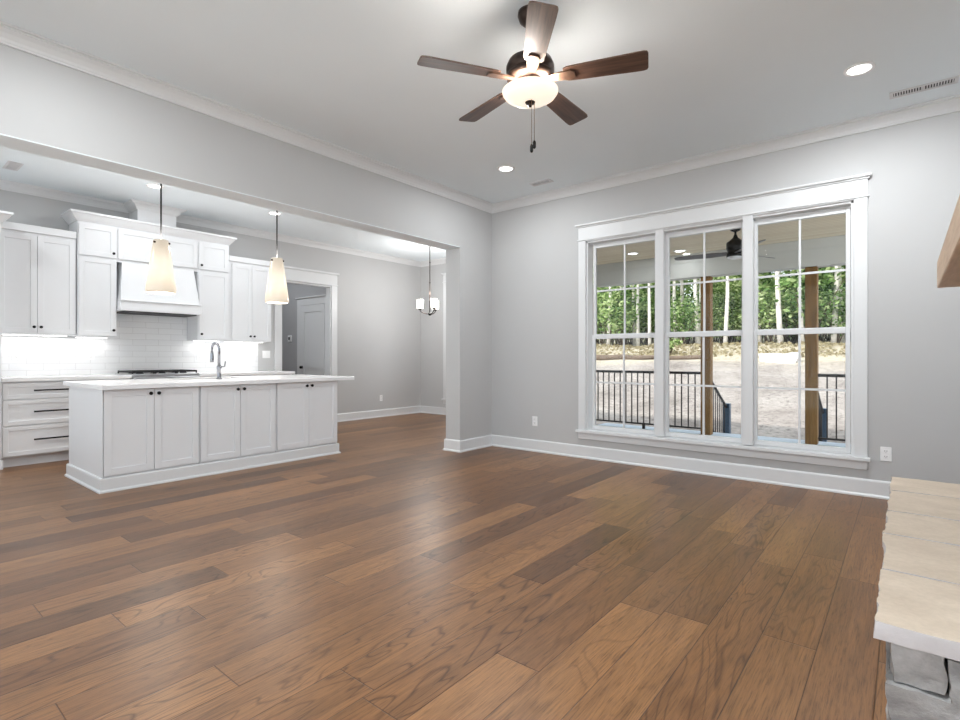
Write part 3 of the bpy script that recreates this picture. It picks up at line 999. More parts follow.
# worktop with sink cut-out
CX0, CX1, CY0, CY1 = -6.36, -5.165, 1.385, 3.94
SX0, SX1, SY0, SY1 = -6.16, -5.74, 2.22, 2.92
m = MB()
Z0, Z1 = .8655, .905
outer = [(CX0, CY0), (CX1, CY0), (CX1, CY1), (CX0, CY1)]
inner = [(SX0, SY0), (SX1, SY0), (SX1, SY1), (SX0, SY1)]
rings = []
for z_, pts, ins_ in ((Z0, outer, 0), (Z1 - .004, outer, 0), (Z1, outer, .004), (Z1, inner, 0), (Z0, inner, 0)):
    c_ = Vector(((CX0 + CX1) / 2, (CY0 + CY1) / 2))
    rings.append([m.bm.verts.new((p[0] + (ins_ if p[0] < c_.x else -ins_), p[1] + (ins_ if p[1] < c_.y else -ins_), z_)) for p in pts])
for a, b_ in list(zip(rings, rings[1:])) + [(rings[-1], rings[0])]:
    for i in range(4):
        j = (i + 1) % 4
        m.bm.faces.new((a[i], a[j], b_[j], b_[i]))
tag(m.build('island_worktop', M['counter_quartz']), 'white quartz worktop of the island, overhanging at its right end', 'worktop')
m = MB()
tk = .008
sx0, sx1, sy0, sy1 = SX0 - .004, SX1 + .004, SY0 - .004, SY1 + .004
m.box(sx0, sx1, sy0, sy1, .64, .65)
m.box(sx0, sx0 + .003, sy0, sy1, .65, .8653); m.box(sx1 - .003, sx1, sy0, sy1, .65, .8653)
m.box(sx0, sx1, sy0, sy0 + .003, .65, .8653); m.box(sx0, sx1, sy1 - .003, sy1, .65, .8653)
r = empty('kitchen_sink', ((SX0 + SX1) / 2, 2.57, .64), 'stainless undermount sink set in the island worktop', 'sink')
m.build('basin', M['steel'], r)
MB().lathe([(0, .652), (.045, .653), (.045, .6505)], ((SX0 + SX1) / 2, 2.57, 0), 20).build('drain', M['chrome'], r)
# faucet
FXp, FYp, FZ = -5.66, 2.558, .905
r = empty('kitchen_faucet', (FXp, FYp, FZ), 'chrome gooseneck pull-down faucet standing on the island worktop', 'faucet')
MB().lathe([(.0, .0), (.030, .0), (.030, .006), (.022, .014), (.019, .03), (.019, .10), (.024, .115), (.024, .135), (.016, .15), (.014, .16), (0, .16)], (FXp, FYp, FZ + .0003), 20).build('base', M['chrome'], r)
dv = Vector((-.93, -.36, 0)).normalized()
pts = []
for k in range(15):
    an = PI * k / 14
    pts.append(Vector((FXp, FYp, FZ + .325)) + dv * (.048 - .048 * math.cos(an)) + Vector((0, 0, .055 * math.sin(an))))
pts = [Vector((FXp, FYp, FZ + .15))] + pts + [pts[-1] - Vector((0, 0, .03))]
MB().tube(pts, .0145, 12).build('spout', M['chrome'], r)
e_ = pts[-1]
MB().tube([e_, e_ - Vector((0, 0, .02)), e_ - Vector((0, 0, .09)), e_ - Vector((0, 0, .115))], [.014, .017, .020, .017], 14).build('spray_head', M['chrome'], r)
MB().tube([(FXp, FYp, FZ + .125), Vector((FXp, FYp, FZ + .125)) + Vector((.03, .045, .01)), Vector((FXp, FYp, FZ + .13)) + Vector((.035, .05, .06))], [.012, .008, .006], 10).build('lever', M['chrome'], r)

# ------------------------------------------------------------------ plates and outlets
def plate(name, loc, nrm, label, cat='outlet', w=.072, h=.115, kind='outlet', group=None):
    """wall plate facing nrm ('-y' or '+x')"""
    x, y, z = loc
    r = empty(name, loc, label, cat, group)
    def bx(nm, mt, a0, a1, z0, z1, d0, d1, par=r, bev=.0):
        if nrm == '-y': return MB().box(x + a0, x + a1, y - d1, y - d0, z + z0, z + z1, bev).build(nm, mt, par)
        return MB().box(x + d0, x + d1, y + a0, y + a1, z + z0, z + z1, bev).build(nm, mt, par)
    bx('cover_plate', M['plastic_white'], -w / 2, w / 2, -h / 2, h / 2, .0003, .006, bev=.002)
    if kind == 'outlet':
        for s in (-1, 1):
            f = bx('receptacle', M['plastic_white'], -.017, .017, s * .022 - .014, s * .022 + .014, .006, .008, bev=.001)
            m = MB()
            for (a, b_, c, e) in ((-.009, -.006, -.001, .008), (.005, .008, -.001, .008), (-.002, .002, -.009, -.005)):
                if nrm == '-y': m.box(x + a, x + b_, y - .0084, y - .0078, z + s * .022 + c, z + s * .022 + e)
                else: m.box(x + .0078, x + .0084, y + a, y + b_, z + s * .022 + c, z + s * .022 + e)
            m.build('slots', M['plastic_black'], f)
    else:
        n = 2 if w > .1 else 1
        for k in range(n):
            a = (k - (n - 1) / 2) * .046
            bx('rocker', M['plastic_white'], a - .016, a + .016, -.033, .033, .006, .009, bev=.001)
    return r


plate('wall_outlet', (-3.476, YB, .365), '-y', 'white wall outlet left of the big window above the baseboard')
plate('wall_outlet', (-.125, YB, .36), '-y', 'white wall outlet right of the big window near the stone hearth')
plate('wall_outlet', (XK, 6.52, .36), '+x', 'white wall outlet low on the dining room wall')
plate('splash_outlet', (XK + .011, 1.26, 1.16), '+x', 'white outlet on the tile splashback nearest the pantry')
plate('splash_outlet', (XK + .011, 1.95, 1.16), '+x', 'white outlet on the tile splashback just left of the range')
plate('splash_outlet', (XK + .011, 3.22, 1.16), '+x', 'white outlet on the tile splashback just right of the range')
plate('splash_outlet', (XK + .011, 3.95, 1.17), '+x', 'white outlet on the tile splashback beside the double switch', kind='switch', cat='switch')
plate('light_switch', (XK, 4.22, 1.18), '+x', 'white double light switch plate beside the hall opening', 'switch', w=.13, h=.115, kind='switch')
r = empty('thermostat', (-9.12, 5.46, 1.49), 'small white thermostat with dark display on the hall wall', 'thermostat')
MB().box(-9.18, -9.06, 5.438, 5.4597, 1.43, 1.55, .005).build('housing', M['plastic_white'], r)
MB().box(-9.155, -9.10, 5.436, 5.438, 1.465, 1.52).build('display', M['plastic_black'], r)

# ------------------------------------------------------------------ recessed lights and vents
def downlight(x, y, label, watts, cz=CEIL, group='recessed ceiling lights'):
    r = empty('recessed_light', (x, y, cz - .012), label, 'ceiling light', group)
    MB().lathe([(.066, -.0005), (.088, -.0005), (.088, -.006), (.082, -.010), (.072, -.011), (.066, -.006), (.066, -.0005)], (x, y, cz), 32).build('trim_ring', M['plastic_white'], r)
    MB().lathe([(0, -.004), (.0655, -.004), (.0655, -.001), (0, -.001)], (x, y, cz), 32).build('lens', M['can_lens'], r)
    ld = bpy.data.lights.new('downlight_glow', 'AREA'); ld.shape = 'DISK'; ld.size = .12; ld.energy = watts; ld.color = CAN_COL
    lo = bpy.data.objects.new('downlight_glow', ld); col.objects.link(lo); lo.parent = r; lo.location = (0, 0, -.004)


downlight(-.244, 4.34, 'round recessed ceiling light above the right end of the window', CAN_W * 1.15)
downlight(-3.19, 4.34, 'round recessed ceiling light near the corner with the left wall', CAN_W * .65)
downlight(-.244, .75, 'recessed ceiling light over the near right of the living room', CAN_W * 2.0)
downlight(-3.19, .75, 'recessed ceiling light over the near left of the living room', CAN_W * .7)
downlight(-6.60, 2.27, 'recessed kitchen ceiling light behind the rod of the left pendant', KIT_W)
downlight(-6.60, 3.72, 'recessed kitchen ceiling light behind the rod of the right pendant', KIT_W)
downlight(-6.60, .60, 'recessed kitchen ceiling light above the pantry end', KIT_W)
downlight(-8.8, 4.4, 'added unseen ceiling light brightening the hall beyond the cased opening', 8)  # lamp added out of view to lighten the hall
downlight(-5.1, 5.7, 'recessed ceiling light at the dining end', KIT_W)


def vent(name, x, y, lx, ly, label, cz=CEIL, n=22, split=True, dark=None):
    r = empty(name, (x, y, cz - .01), label, 'vent')
    m = MB()
    f = .022
    z0, z1 = cz - .008, cz - .0005
    m.box(x - lx / 2, x + lx / 2, y - ly / 2, y - ly / 2 + f, z0, z1, .002); m.box(x - lx / 2, x + lx / 2, y + ly / 2 - f, y + ly / 2, z0, z1, .002)
    m.box(x - lx / 2, x - lx / 2 + f, y - ly / 2 + f, y + ly / 2 - f, z0, z1); m.box(x + lx / 2 - f, x + lx / 2, y - ly / 2 + f, y + ly / 2 - f, z0, z1)
    if split: m.box(x - .008, x + .008, y - ly / 2 + f, y + ly / 2 - f, z0, z1)
    m.build('frame', M['vent_white'], r)
    MB().box(x - lx / 2 + f, x + lx / 2 - f, y - ly / 2 + f, y + ly / 2 - f, cz - .0015, cz - .0004).build('duct', M['shade_dark'], r)  # flat dark sheet in place of the shaded vent interior
    m = MB()
    inner = lx - 2 * f
    for k in range(n):
        xx = x - inner / 2 + inner * (k + .5) / n
        m.box(xx - .0035, xx + .0035, y - ly / 2 + f, y + ly / 2 - f, cz - .009, cz - .0016, rot=Matrix.Rotation(R(0), 3, 'Y'))
    m.build('slat', M['vent_white'], r)


vent('ceiling_vent', .095, 4.93, .38, .115, 'white slotted ceiling vent near the right edge above the window wall')
vent('ceiling_vent', -3.14, 4.93, .26, .115, 'small ceiling vent near the corner by the left wall', n=12)
vent('ceiling_vent', -7.02, 1.12, .30, .12, 'white ceiling vent over the kitchen pantry end', n=16)

# ------------------------------------------------------------------ ceiling fan
FX, FY, FZB = -1.64, 2.46, 2.68
r = empty('ceiling_fan', (FX, FY, CEIL), 'bronze ceiling fan with five dark wood blades and a lit glass bowl', 'ceiling fan')
MB().lathe([(0, CEIL - .0005), (.068, CEIL - .0005), (.07, CEIL - .02), (.06, CEIL - .05), (.035, CEIL - .075), (.016, CEIL - .085), (0, CEIL - .085)], (FX, FY, 0), 32).build('canopy', M['dark_bronze'], r)
MB().tube([(FX, FY, CEIL - .08), (FX, FY, 2.83)], .013, 14).build('downrod', M['dark_bronze'], r)
MB().lathe([(0, 2.845), (.03, 2.845), (.035, 2.83), (.085, 2.822), (.122, 2.80), (.135, 2.77), (.135, 2.745), (.128, 2.738), (.128, 2.725), (.134, 2.72), (.130, 2.702), (.095, 2.69), (.05, 2.684), (0, 2.684)], (FX, FY, 0), 40).build('motor_housing', M['dark_bronze'], r)
MB().lathe([(0, 2.686), (.075, 2.686), (.078, 2.672), (.07, 2.66), (.05, 2.655), (.045, 2.64), (.028, 2.63), (0, 2.63)], (FX, FY, 0), 32).build('light_fitter', M['brushed_bronze'], r)
zr = 2.634
MB().lathe([(.150, zr + .006), (.157, zr), (.155, zr - .010), (.142, zr - .028), (.115, zr - .044), (.075, zr - .056), (.035, zr - .061), (0, zr - .062), (0, zr - .057), (.035, zr - .056), (.072, zr - .051), (.110, zr - .040), (.137, zr - .025), (.149, zr - .009), (.150, zr + .006)], (FX, FY, 0), 48).build('glass_bowl', M['bowl_glass'], r)
MB().tube([(FX, FY, 2.64), (FX, FY, zr - .062)], .005, 8).lathe([(0, zr - .090), (.006, zr - .088), (.011, zr - .080), (.010, zr - .074), (.026, zr - .068), (.029, zr - .060), (0, zr - .058)], (FX, FY, 0), 24).build('finial', M['dark_bronze'], r)
for k in range(5):
    an = -.888 + k * 2 * PI / 5
    rz = Matrix.Rotation(an, 4, 'Z'); pit = Matrix.Rotation(R(-11), 4, 'X')
    m = MB()                                   # blade: widens outward, rounded tip corners
    prof = [(.19, .043), (.21, .053), (.30, .058), (.45, .064), (.57, .069), (.612, .069), (.628, .064), (.634, .050)]
    pts = [(x_, -w_) for x_, w_ in prof] + [(x_, w_) for x_, w_ in reversed(prof)]
    m.prism(pts, -.004, .004)
    bl = m.build('blade', M['fan_blade_wood'], None, loc=(0, 0, 0))
    bl.parent = r
    bl.matrix_local = Matrix.Translation((0, 0, FZB + .02 - CEIL)) @ rz @ pit
    m = MB()
    m.prism([(.10, -.020), (.17, -.030), (.23, -.034), (.25, -.02), (.25, .02), (.23, .034), (.17, .030), (.10, .020)], -.013, -.0045)
    m.build('blade_iron', M['brushed_bronze'], bl)
for (dx, dy, ln, nm) in ((.035, -.035, .33, 0), (.055, .01, .29, 0)):
    c_ = Vector((FX, FY, 0)) + RGT * (dx - .03) + FWD * dy
    m = MB().tube([(c_.x, c_.y, 2.655), (c_.x, c_.y, 2.655 - ln)], .0014, 6)
    pc = m.build('pull_chain', M['brushed_bronze'], r)
    zz = 2.655 - ln
    MB().lathe([(0, zz), (.004, zz - .002), (.009, zz - .012), (.009, zz - .040), (.005, zz - .048), (0, zz - .049)], (c_.x, c_.y, 0), 14).build('pull', M['black_metal'], pc)
ld = bpy.data.lights.new('fan_glow', 'POINT'); ld.energy = FAN_W; ld.shadow_soft_size = .04; ld.color = (1, .93, .86)
lo = bpy.data.objects.new('fan_glow', ld); col.objects.link(lo); lo.parent = r; lo.location = (.0, -.10, 2.62 - CEIL)
for q, (dx, dy) in enumerate(((.09, .05), (-.09, .05))):
    lo2 = bpy.data.objects.new('fan_glow', ld); col.objects.link(lo2); lo2.parent = r; lo2.location = (dx, dy, 2.62 - CEIL)
ld.energy = FAN_W / 3

# ------------------------------------------------------------------ pendants over the island
def pendant(x, y, label):
    r = empty('pendant_lamp', (x, y, 1.765), label, 'pendant lamp', 'pendant lamps over the island')
    MB().lathe([(0, CEIL - .0005), (.062, CEIL - .0005), (.062, CEIL - .012), (.05, CEIL - .022), (.012, CEIL - .028), (0, CEIL - .028)], (x, y, 0), 28).build('canopy', M['dark_bronze'], r)
    MB().tube([(x, y, CEIL - .02), (x, y, 2.27)], .0075, 12).build('rod', M['rod_black'], r)
    z0 = 1.765
    s = MB().lathe([(.116, z0 + .006), (.120, z0), (.128, z0 + .008), (.132, z0 + .03), (.130, z0 + .05), (.066, z0 + .51), (.060, z0 + .518), (.010, z0 + .520), (.010, z0 + .512), (.056, z0 + .510), (.061, z0 + .50), (.122, z0 + .03), (.116, z0 + .006)], (x, y, 0), 40).build('lamp_shade', M['pendant_glass'], r)
    m = MB()
    for k in range(3):
        an = math.atan2(-y, -x) + PI / 3 + .25 + k * 2 * PI / 3
        m.tube([(x + .060 * math.cos(an), y + .060 * math.sin(an), z0 + .487), (x + .080 * math.cos(an), y + .080 * math.sin(an), z0 + .487)], .010, 10)
    m.build('thumb_screws', M['dark_bronze'], s)
    MB().tube([(x, y, 2.27), (x, y, 2.12)], .02, 14).build('socket', M['dark_bronze'], r)
    b = MB().lathe([(0, 1.94), (.02, 1.945), (.032, 1.97), (.03, 2.01), (.018, 2.06), (.015, 2.12)], (x, y, 0), 18).build('bulb', M['undercab_lens'], r)
    ld = bpy.data.lights.new('pendant_glow', 'POINT'); ld.energy = 11; ld.color = (1, .93, .84); ld.shadow_soft_size = .05
    lo = bpy.data.objects.new('pendant_glow', ld); col.objects.link(lo); lo.parent = r; lo.location = (0, 0, .04)
    lt = bpy.data.lights.new('pendant_uplight_fill', 'AREA'); lt.shape = 'DISK'; lt.size = .11; lt.energy = 3.5; lt.color = (1, .97, .94)  # extra uplight added over the shade to brighten kitchen ceiling and soffit
    lo = bpy.data.objects.new('pendant_uplight_fill', lt); col.objects.link(lo); lo.parent = r; lo.location = (0, 0, .525); lo.rotation_euler = (PI, 0, 0)


pendant(-5.65, 1.996, 'tapered cream glass pendant on a black rod, above the left of the island')
pendant(-5.65, 3.212, 'tapered cream glass pendant on a black rod, above the right of the island')

# ------------------------------------------------------------------ dining chandelier
HX, HY_ = -6.33, 6.41
r = empty('chandelier', (HX, HY_, CEIL), 'slim dark three-arm chandelier with white glass shades in the dining area', 'chandelier')
MB().lathe([(0, CEIL - .0005), (.065, CEIL - .0005), (.065, CEIL - .012), (.045, CEIL - .026), (0, CEIL - .028)], (HX, HY_, 0), 24).build('canopy', M['dark_bronze'], r)
m = MB().tube([(HX, HY_, CEIL - .02), (HX, HY_, 1.88)], .008, 10)
for zz in (2.75, 2.4): m.lathe([(0, zz), (.013, zz + .005), (.013, zz + .02), (0, zz + .025)], (HX, HY_, 0), 12)
m.build('rod', M['dark_bronze'], r)
MB().lathe([(0, 1.845), (.008, 1.85), (.03, 1.865), (.035, 1.88), (.02, 1.895), (0, 1.90)], (HX, HY_, 0), 20).build('hub', M['black_metal'], r)
for k in range(3):
    an = TH + PI + k * 2 * PI / 3
    d_ = Vector((math.cos(an), math.sin(an), 0))
    c_ = Vector((HX, HY_, 0))
    P_ = [c_ + d_ * (.17 * math.sin(q * PI / 2 / 8)) + Vector((0, 0, 1.875 + .075 * (1 - math.cos(q * PI / 2 / 8)))) for q in range(9)]
    a = MB().tube(P_, .007, 8).build('arm', M['dark_bronze'], r)
    e_ = P_[-1]
    MB().lathe([(0, 1.945), (.026, 1.95), (.028, 1.965), (.018, 1.972), (0, 1.972)], (e_.x, e_.y, 0), 18).build('cup', M['dark_bronze'], a)
    MB().lathe([(0, 1.966), (.056, 1.966), (.060, 1.972), (.060, 2.125), (.056, 2.125), (.056, 1.974), (0, 1.974)], (e_.x, e_.y, 0), 28).build('glass_shade', M['chandelier_glass'], a)
ld = bpy.data.lights.new('chandelier_glow', 'POINT'); ld.energy = 30; ld.color = (1, .98, .96); ld.shadow_soft_size = .1
lo = bpy.data.objects.new('chandelier_glow', ld); col.objects.link(lo); lo.parent = r; lo.location = (0, 0, 2.2 - CEIL)

# ------------------------------------------------------------------ hearth and mantel
HXF = -.066
r = empty('stone_hearth', (.17, 2.9, 0), 'raised stone hearth with five tan slabs on a grey stone base', 'hearth')
ys = [1.778, 2.242, 2.705, 3.118, 3.603, 4.02]
for i, (a, b_) in enumerate(zip(ys, ys[1:])):
    x1_ = .428 if i in (1, 2, 3) else .428
    MB().rock(HXF, x1_, a + .0075, b_ - .0075, .372, .42, amp=.010, step=.025, seed=i + 2, top=.04, freq=8, chip=.002).build('hearth_slab', M['hearth_sandstone'], r)
MB().box(HXF + .075, .425, 1.90, 3.93, 0, .3715).build('mortar_core', M['mortar'], r)
courses = [(.255, .366), (.055, .248), (.0, .050)]
rnd = random.Random(4)
for ci, (z0_, z1_) in enumerate(courses):
    # near end face (towards the camera)
    xs_ = [[HXF + .025, .085, .24, .425], [HXF + .022, .20, .425], [HXF + .03, .15, .425]][ci]
    for k, (a, b_) in enumerate(zip(xs_, xs_[1:])):
        dz = (-.012 if (ci == 0 and k % 2) else 0)
        MB().rock(a + .006, b_ - .006, 1.815, 1.905, z0_ + dz, z1_ - (0.006 * k if ci == 0 else 0), amp=.016, step=.022, seed=ci * 5 + k + 11, top=.5, freq=9, chip=.006).build('base_stone', M['ledge_stone'], r)
    y_ = 1.91
    while y_ < 3.95:
        l_ = rnd.uniform(.22, .42); e_ = min(3.97, y_ + l_)
        if 3.97 - e_ < .12: e_ = 3.97
        MB().rock(HXF + .025, HXF + .08, y_ + .003, e_ - .003, z0_, z1_, amp=.012, step=.035, seed=int(y_ * 31) + ci, top=.4, freq=9, chip=.005).build('base_stone', M['ledge_stone'], r)
        y_ = e_

r = empty('fireplace_mantel', (.28, 2.9, 1.51), 'light oak mantel beam projecting from the fireplace at the right edge', 'mantel')
m = MB()
m.box(.13, .4485, 2.05, 3.75, 1.512, 1.652, .004)
m.build('beam', M['mantel_oak'], r)
m = MB()
for yy in (2.35, 3.45): m.box(.22, .4485, yy - .05, yy + .05, 1.40, 1.5118, .005)
m.build('corbel', M['mantel_oak'], r)

# ------------------------------------------------------------------ porch
YP = 8.3
struct(box('porch_floor', M['porch_slab'], None, XL + .002, 2.2, YB + .152, 8.62, -.55, -.03, bev=.01))
struct(box('porch_ceiling', M['beadboard_pine'], None, XL + .002, 2.2, YB + .152, 8.55, 2.71, 2.76))
struct(box('roof', M['siding'], None, -10.5, 3.0, YR - 1.5, 9.0, CEIL + .16, CEIL + .3))  # unseen rear overhang lengthened to hold sun off the rear windows
m = MB().box(XL + .002, 2.2, YP - .11, YP + .09, 2.35, 2.709).box(XL + .002, 2.2, YP - .125, YP - .11, 2.58, 2.709)
struct(m.build('porch_beam', M['beam_grey']))
struct(box('wall_porch_gable', M['siding'], None, XL + .002, 2.2, 8.55, 8.62, 2.62, CEIL + .16))
for x_, lb in ((-4.30, 'timber porch post at the far left corner of the porch'), (-2.335, 'brown timber porch post left of the porch steps'), (-.985, 'brown timber porch post right of the porch steps'), (1.6, 'timber porch post at the far right corner of the porch')):
    tag(box('porch_post', M['post_timber'], None, x_ - .07, x_ + .07, YP - .08, YP + .06, -.03, 2.3495, bev=.006), lb, 'post', 'timber porch posts')


def railing(x0, x1, label):
    r = empty('porch_railing', ((x0 + x1) / 2, YP, -.03), label, 'railing')
    MB().box(x0, x1, YP - .025, YP + .025, .875, .915, .005).build('top_rail', M['railing_metal'], r)
    MB().box(x0, x1, YP - .018, YP + .018, .04, .065, .003).build('bottom_rail', M['railing_metal'], r)
    n = int(round((x1 - x0) / .102)) - 1
    first = None
    for k in range(n):
        xx = x0 + (x1 - x0) * (k + 1) / (n + 1)
        if first is None:
            first = MB().box(-.008, .008, -.008, .008, 0, .81).build('baluster', M['railing_metal'], None, loc=(0, 0, 0))
            o = first
        else:
            o = first.copy(); col.objects.link(o)
        o.parent = r
        o.location = Vector((xx, YP, .065)) - Vector(r.location)
    MB().box((x0 + x1) / 2 - .02, (x0 + x1) / 2 + .02, YP - .02, YP + .02, -.029, .04).build('support_block', M['railing_metal'], r)


railing(-4.229, -2.406, 'black metal porch railing on the left, seen through the window')
railing(-.914, 1.529, 'black metal porch railing to the right of the porch steps')

r = empty('porch_steps', (-1.66, 9.0, -.6), 'porch steps going down to the yard between the two posts', 'steps')
for k in range(3):
    MB().box(-2.28, -1.04, 8.625 + k * .29, 8.625 + (k + 1) * .29 + .02, -.62, -.03 - (k + 1) * .15, .004).build('step', M['porch_slab'], r)


def handrail(x, label):
    r = empty('stair_handrail', (x, 8.5, -.03), label, 'handrail')
    y0, y1 = YP + .065, 9.42
    za, zb_ = .86, .30
    MB().tube([(x, y0, za), (x, y1, zb_)], .022, 8).build('top_rail', M['railing_metal'], r)
    MB().tube([(x, y0, za - .72), (x, y1, zb_ - .72)], .014, 8).build('bottom_rail', M['railing_metal'], r)
    for k in range(1, 10):
        f = k / 10
        yy = y0 + (y1 - y0) * f; zz = za + (zb_ - za) * f
        MB().tube([(x, yy, zz - .72), (x, yy, zz)], .008, 6).build('baluster', M['railing_metal'], r)
    MB().box(x - .05, x + .05, y1, y1 + .10, -.62, .36, .005).build('newel_post', M['wrap_blue'], r)


handrail(-2.34, 'stair handrail with a blue wrapped newel, left side of porch steps')
handrail(-.98, 'stair handrail with a blue wrapped newel, right side of porch steps')

# porch ceiling fan
PX, PY = -1.61, 6.9
PCZ = 2.7095
r = empty('porch_fan', (PX, PY, PCZ), 'black three-blade porch ceiling fan outside the window', 'ceiling fan')
MB().lathe([(0, PCZ), (.06, PCZ), (.055, PCZ - .03), (.015, PCZ - .05), (0, PCZ - .05)], (PX, PY, 0), 24).build('canopy', M['porch_fan_black'], r)
MB().tube([(PX, PY, PCZ - .04), (PX, PY, 2.60)], .012, 10).build('downrod', M['porch_fan_black'], r)
MB().lathe([(0, 2.63), (.015, 2.63), (.03, 2.59), (.07, 2.555), (.10, 2.535), (.103, 2.46), (.09, 2.43), (.088, 2.40), (.10, 2.395), (.10, 2.36), (0, 2.355)], (PX, PY, 0), 32).build('motor_housing', M['porch_fan_black'], r)
MB().lathe([(0, 2.335), (.07, 2.338), (.092, 2.352), (.092, 2.358), (0, 2.354)], (PX, PY, 0), 28).build('light_lens', M['plastic_white'], r)
for k in range(3):
    an = R(66) + k * 2 * PI / 3
    T = Matrix.Translation((PX, PY, 2.405)) @ Matrix.Rotation(an, 4, 'Z') @ Matrix.Rotation(R(14), 4, 'X')
    m = MB().prism([(.08, -.05), (.30, -.068), (.68, -.05), (.71, -.03), (.71, .02), (.66, .045), (.30, .055), (.08, .045)], -.004, .004)
    for v in m.bm.verts: v.co = T @ v.co
    m.build('blade', M['porch_blade_grey'], r)
downlight(-3.21, 7.60, 'recessed porch ceiling light seen through the left window', 1.2, PCZ + .0003, 'recessed porch lights')
downlight(-2.59, 7.85, 'recessed porch ceiling light left of the porch fan', 1.2, PCZ + .0003, 'recessed porch lights')

# ------------------------------------------------------------------ yard
def gh(x, y):
    """ground height: a nearly level yard that climbs to a bank before the wood"""
    z = -.62
    z += (min(max(0, y - 9.5), 11.0)) * .147
    def sm(a, b, t):
        t = max(0, min(1, (t - a) / (b - a))); return t * t * (3 - 2 * t)
    z += .62 * sm(20.5, 25.5, y + 1.2 * noise.noise(Vector((x * .12, 3, 0))))
    z += .015 * max(0, y - 26) + .07 * max(0, y - 31)
    z += .22 * noise.noise(Vector((x * .25, y * .25, 0))) * sm(10, 16, y) * .7
    z += .10 * noise.noise(Vector((x * .9, y * .9, 5))) * sm(9, 12, y)
    z += .03 * noise.noise(Vector((x * 3, y * 3, 9))) * sm(8.5, 10, y)
    return z


bm = bmesh.new()
xs = [-60 + .9 * i for i in range(102)]
ysg = []
y_ = 7.8
while y_ < 75:
    ysg.append(y_); y_ += .16 + (y_ - 7.8) * .018
grid = [[bm.verts.new((x, y, gh(x, y))) for x in xs] for y in ysg]
for a, b_ in zip(grid, grid[1:]):
    for i in range(len(xs) - 1):
        bm.faces.new((a[i], a[i + 1], b_[i + 1], b_[i])).smooth = True
me = bpy.data.meshes.new('ground'); bm.to_mesh(me); bm.free(); me.materials.append(M['bare_dirt'])
g = bpy.data.objects.new('ground', me); col.objects.link(g); struct(g)
bm = bmesh.new()
bmesh.ops.create_grid(bm, x_segments=2, y_segments=2, size=1)
for v in bm.verts: v.co = Vector((v.co.x * 60, v.co.y * 24 - 17, -.64))
me = bpy.data.meshes.new('yard_ground'); bm.to_mesh(me); bm.free(); me.materials.append(M['patio_bounce'])
g2 = bpy.data.objects.new('ground_rear', me); col.objects.link(g2); struct(g2)  # unseen rear ground, kept pale to throw daylight onto the ceiling


def leaf_cloud(bm, n, sampler, size, rnd):
    for _ in range(n):
        p = sampler()
        s = size * rnd.uniform(.6, 1.3)
        a = Vector((rnd.gauss(0, 1), rnd.gauss(0, 1), rnd.gauss(0, .6))).normalized()
        b = a.cross(Vector((rnd.gauss(0, 1), rnd.gauss(0, 1), rnd.gauss(0, 1)))).normalized()
        q = a.cross(b) * s * .12
        v = [bm.verts.new(p + a * s), bm.verts.new(p + b * s * .55 + q), bm.verts.new(p - a * s), bm.verts.new(p - b * s * .55 + q)]
        bm.faces.new(v)


def make_tree(seed, h, trunk_r, crown0, leafmat, barkmat, leaves=4200, rad=1.9, lean=0.0, lsize=.10):
    rnd = random.Random(seed)
    root = bpy.data.objects.new('tree', None)
    col.objects.link(root); ORG[root.name] = Vector((0, 0, 0))
    tp = []
    n = 9
    for k in range(n):
        f = k / (n - 1)
        tp.append(Vector((lean * f * h + rnd.uniform(-.06, .06) * f * 2, rnd.uniform(-.06, .06) * f * 2, -.3 + f * (h + .3))))
    m = MB().tube(tp, [trunk_r * (1 - .75 * k / (n - 1)) for k in range(n)], 8)
    br = []
    for k in range(10):
        f = rnd.uniform(.3, .95)
        i = min(n - 2, int(f * (n - 1)))
        p = tp[i].lerp(tp[i + 1], f * (n - 1) - i)
        an = rnd.uniform(0, 2 * PI)
        e = p + Vector((math.cos(an), math.sin(an), .7)) * rad * rnd.uniform(.5, .9)
        m.tube([p, p.lerp(e, .5) + Vector((0, 0, .1)), e], [trunk_r * .3, trunk_r * .2, trunk_r * .08], 5)
        br.append(e)
    m.build('trunk', barkmat, root)
    bm = bmesh.new()
    cl = [(e, rnd.uniform(.5, .9)) for e in br]
    for k in range(26):
        f = crown0 + (1 - crown0) * rnd.random()
        an = rnd.uniform(0, 2 * PI); rr_ = rad * (rnd.random() ** .5) * (1.1 - .55 * f)
        i = min(n - 2, int(f * (n - 1)))
        p = tp[i].lerp(tp[i + 1], f * (n - 1) - i)
        cl.append((p + Vector((math.cos(an) * rr_, math.sin(an) * rr_, 0)), rnd.uniform(.45, .95)))
    def samp():
        c, q = rnd.choice(cl)
        d = Vector((rnd.gauss(0, 1), rnd.gauss(0, 1), rnd.gauss(0, .6)))
        return c + d.normalized() * q * (rnd.random() ** .4)
    leaf_cloud(bm, leaves, samp, lsize, rnd)
    me = bpy.data.meshes.new('crown'); bm.to_mesh(me); bm.free(); me.materials.append(leafmat)
    o = bpy.data.objects.new('crown', me); col.objects.link(o); o.parent = root
    return root


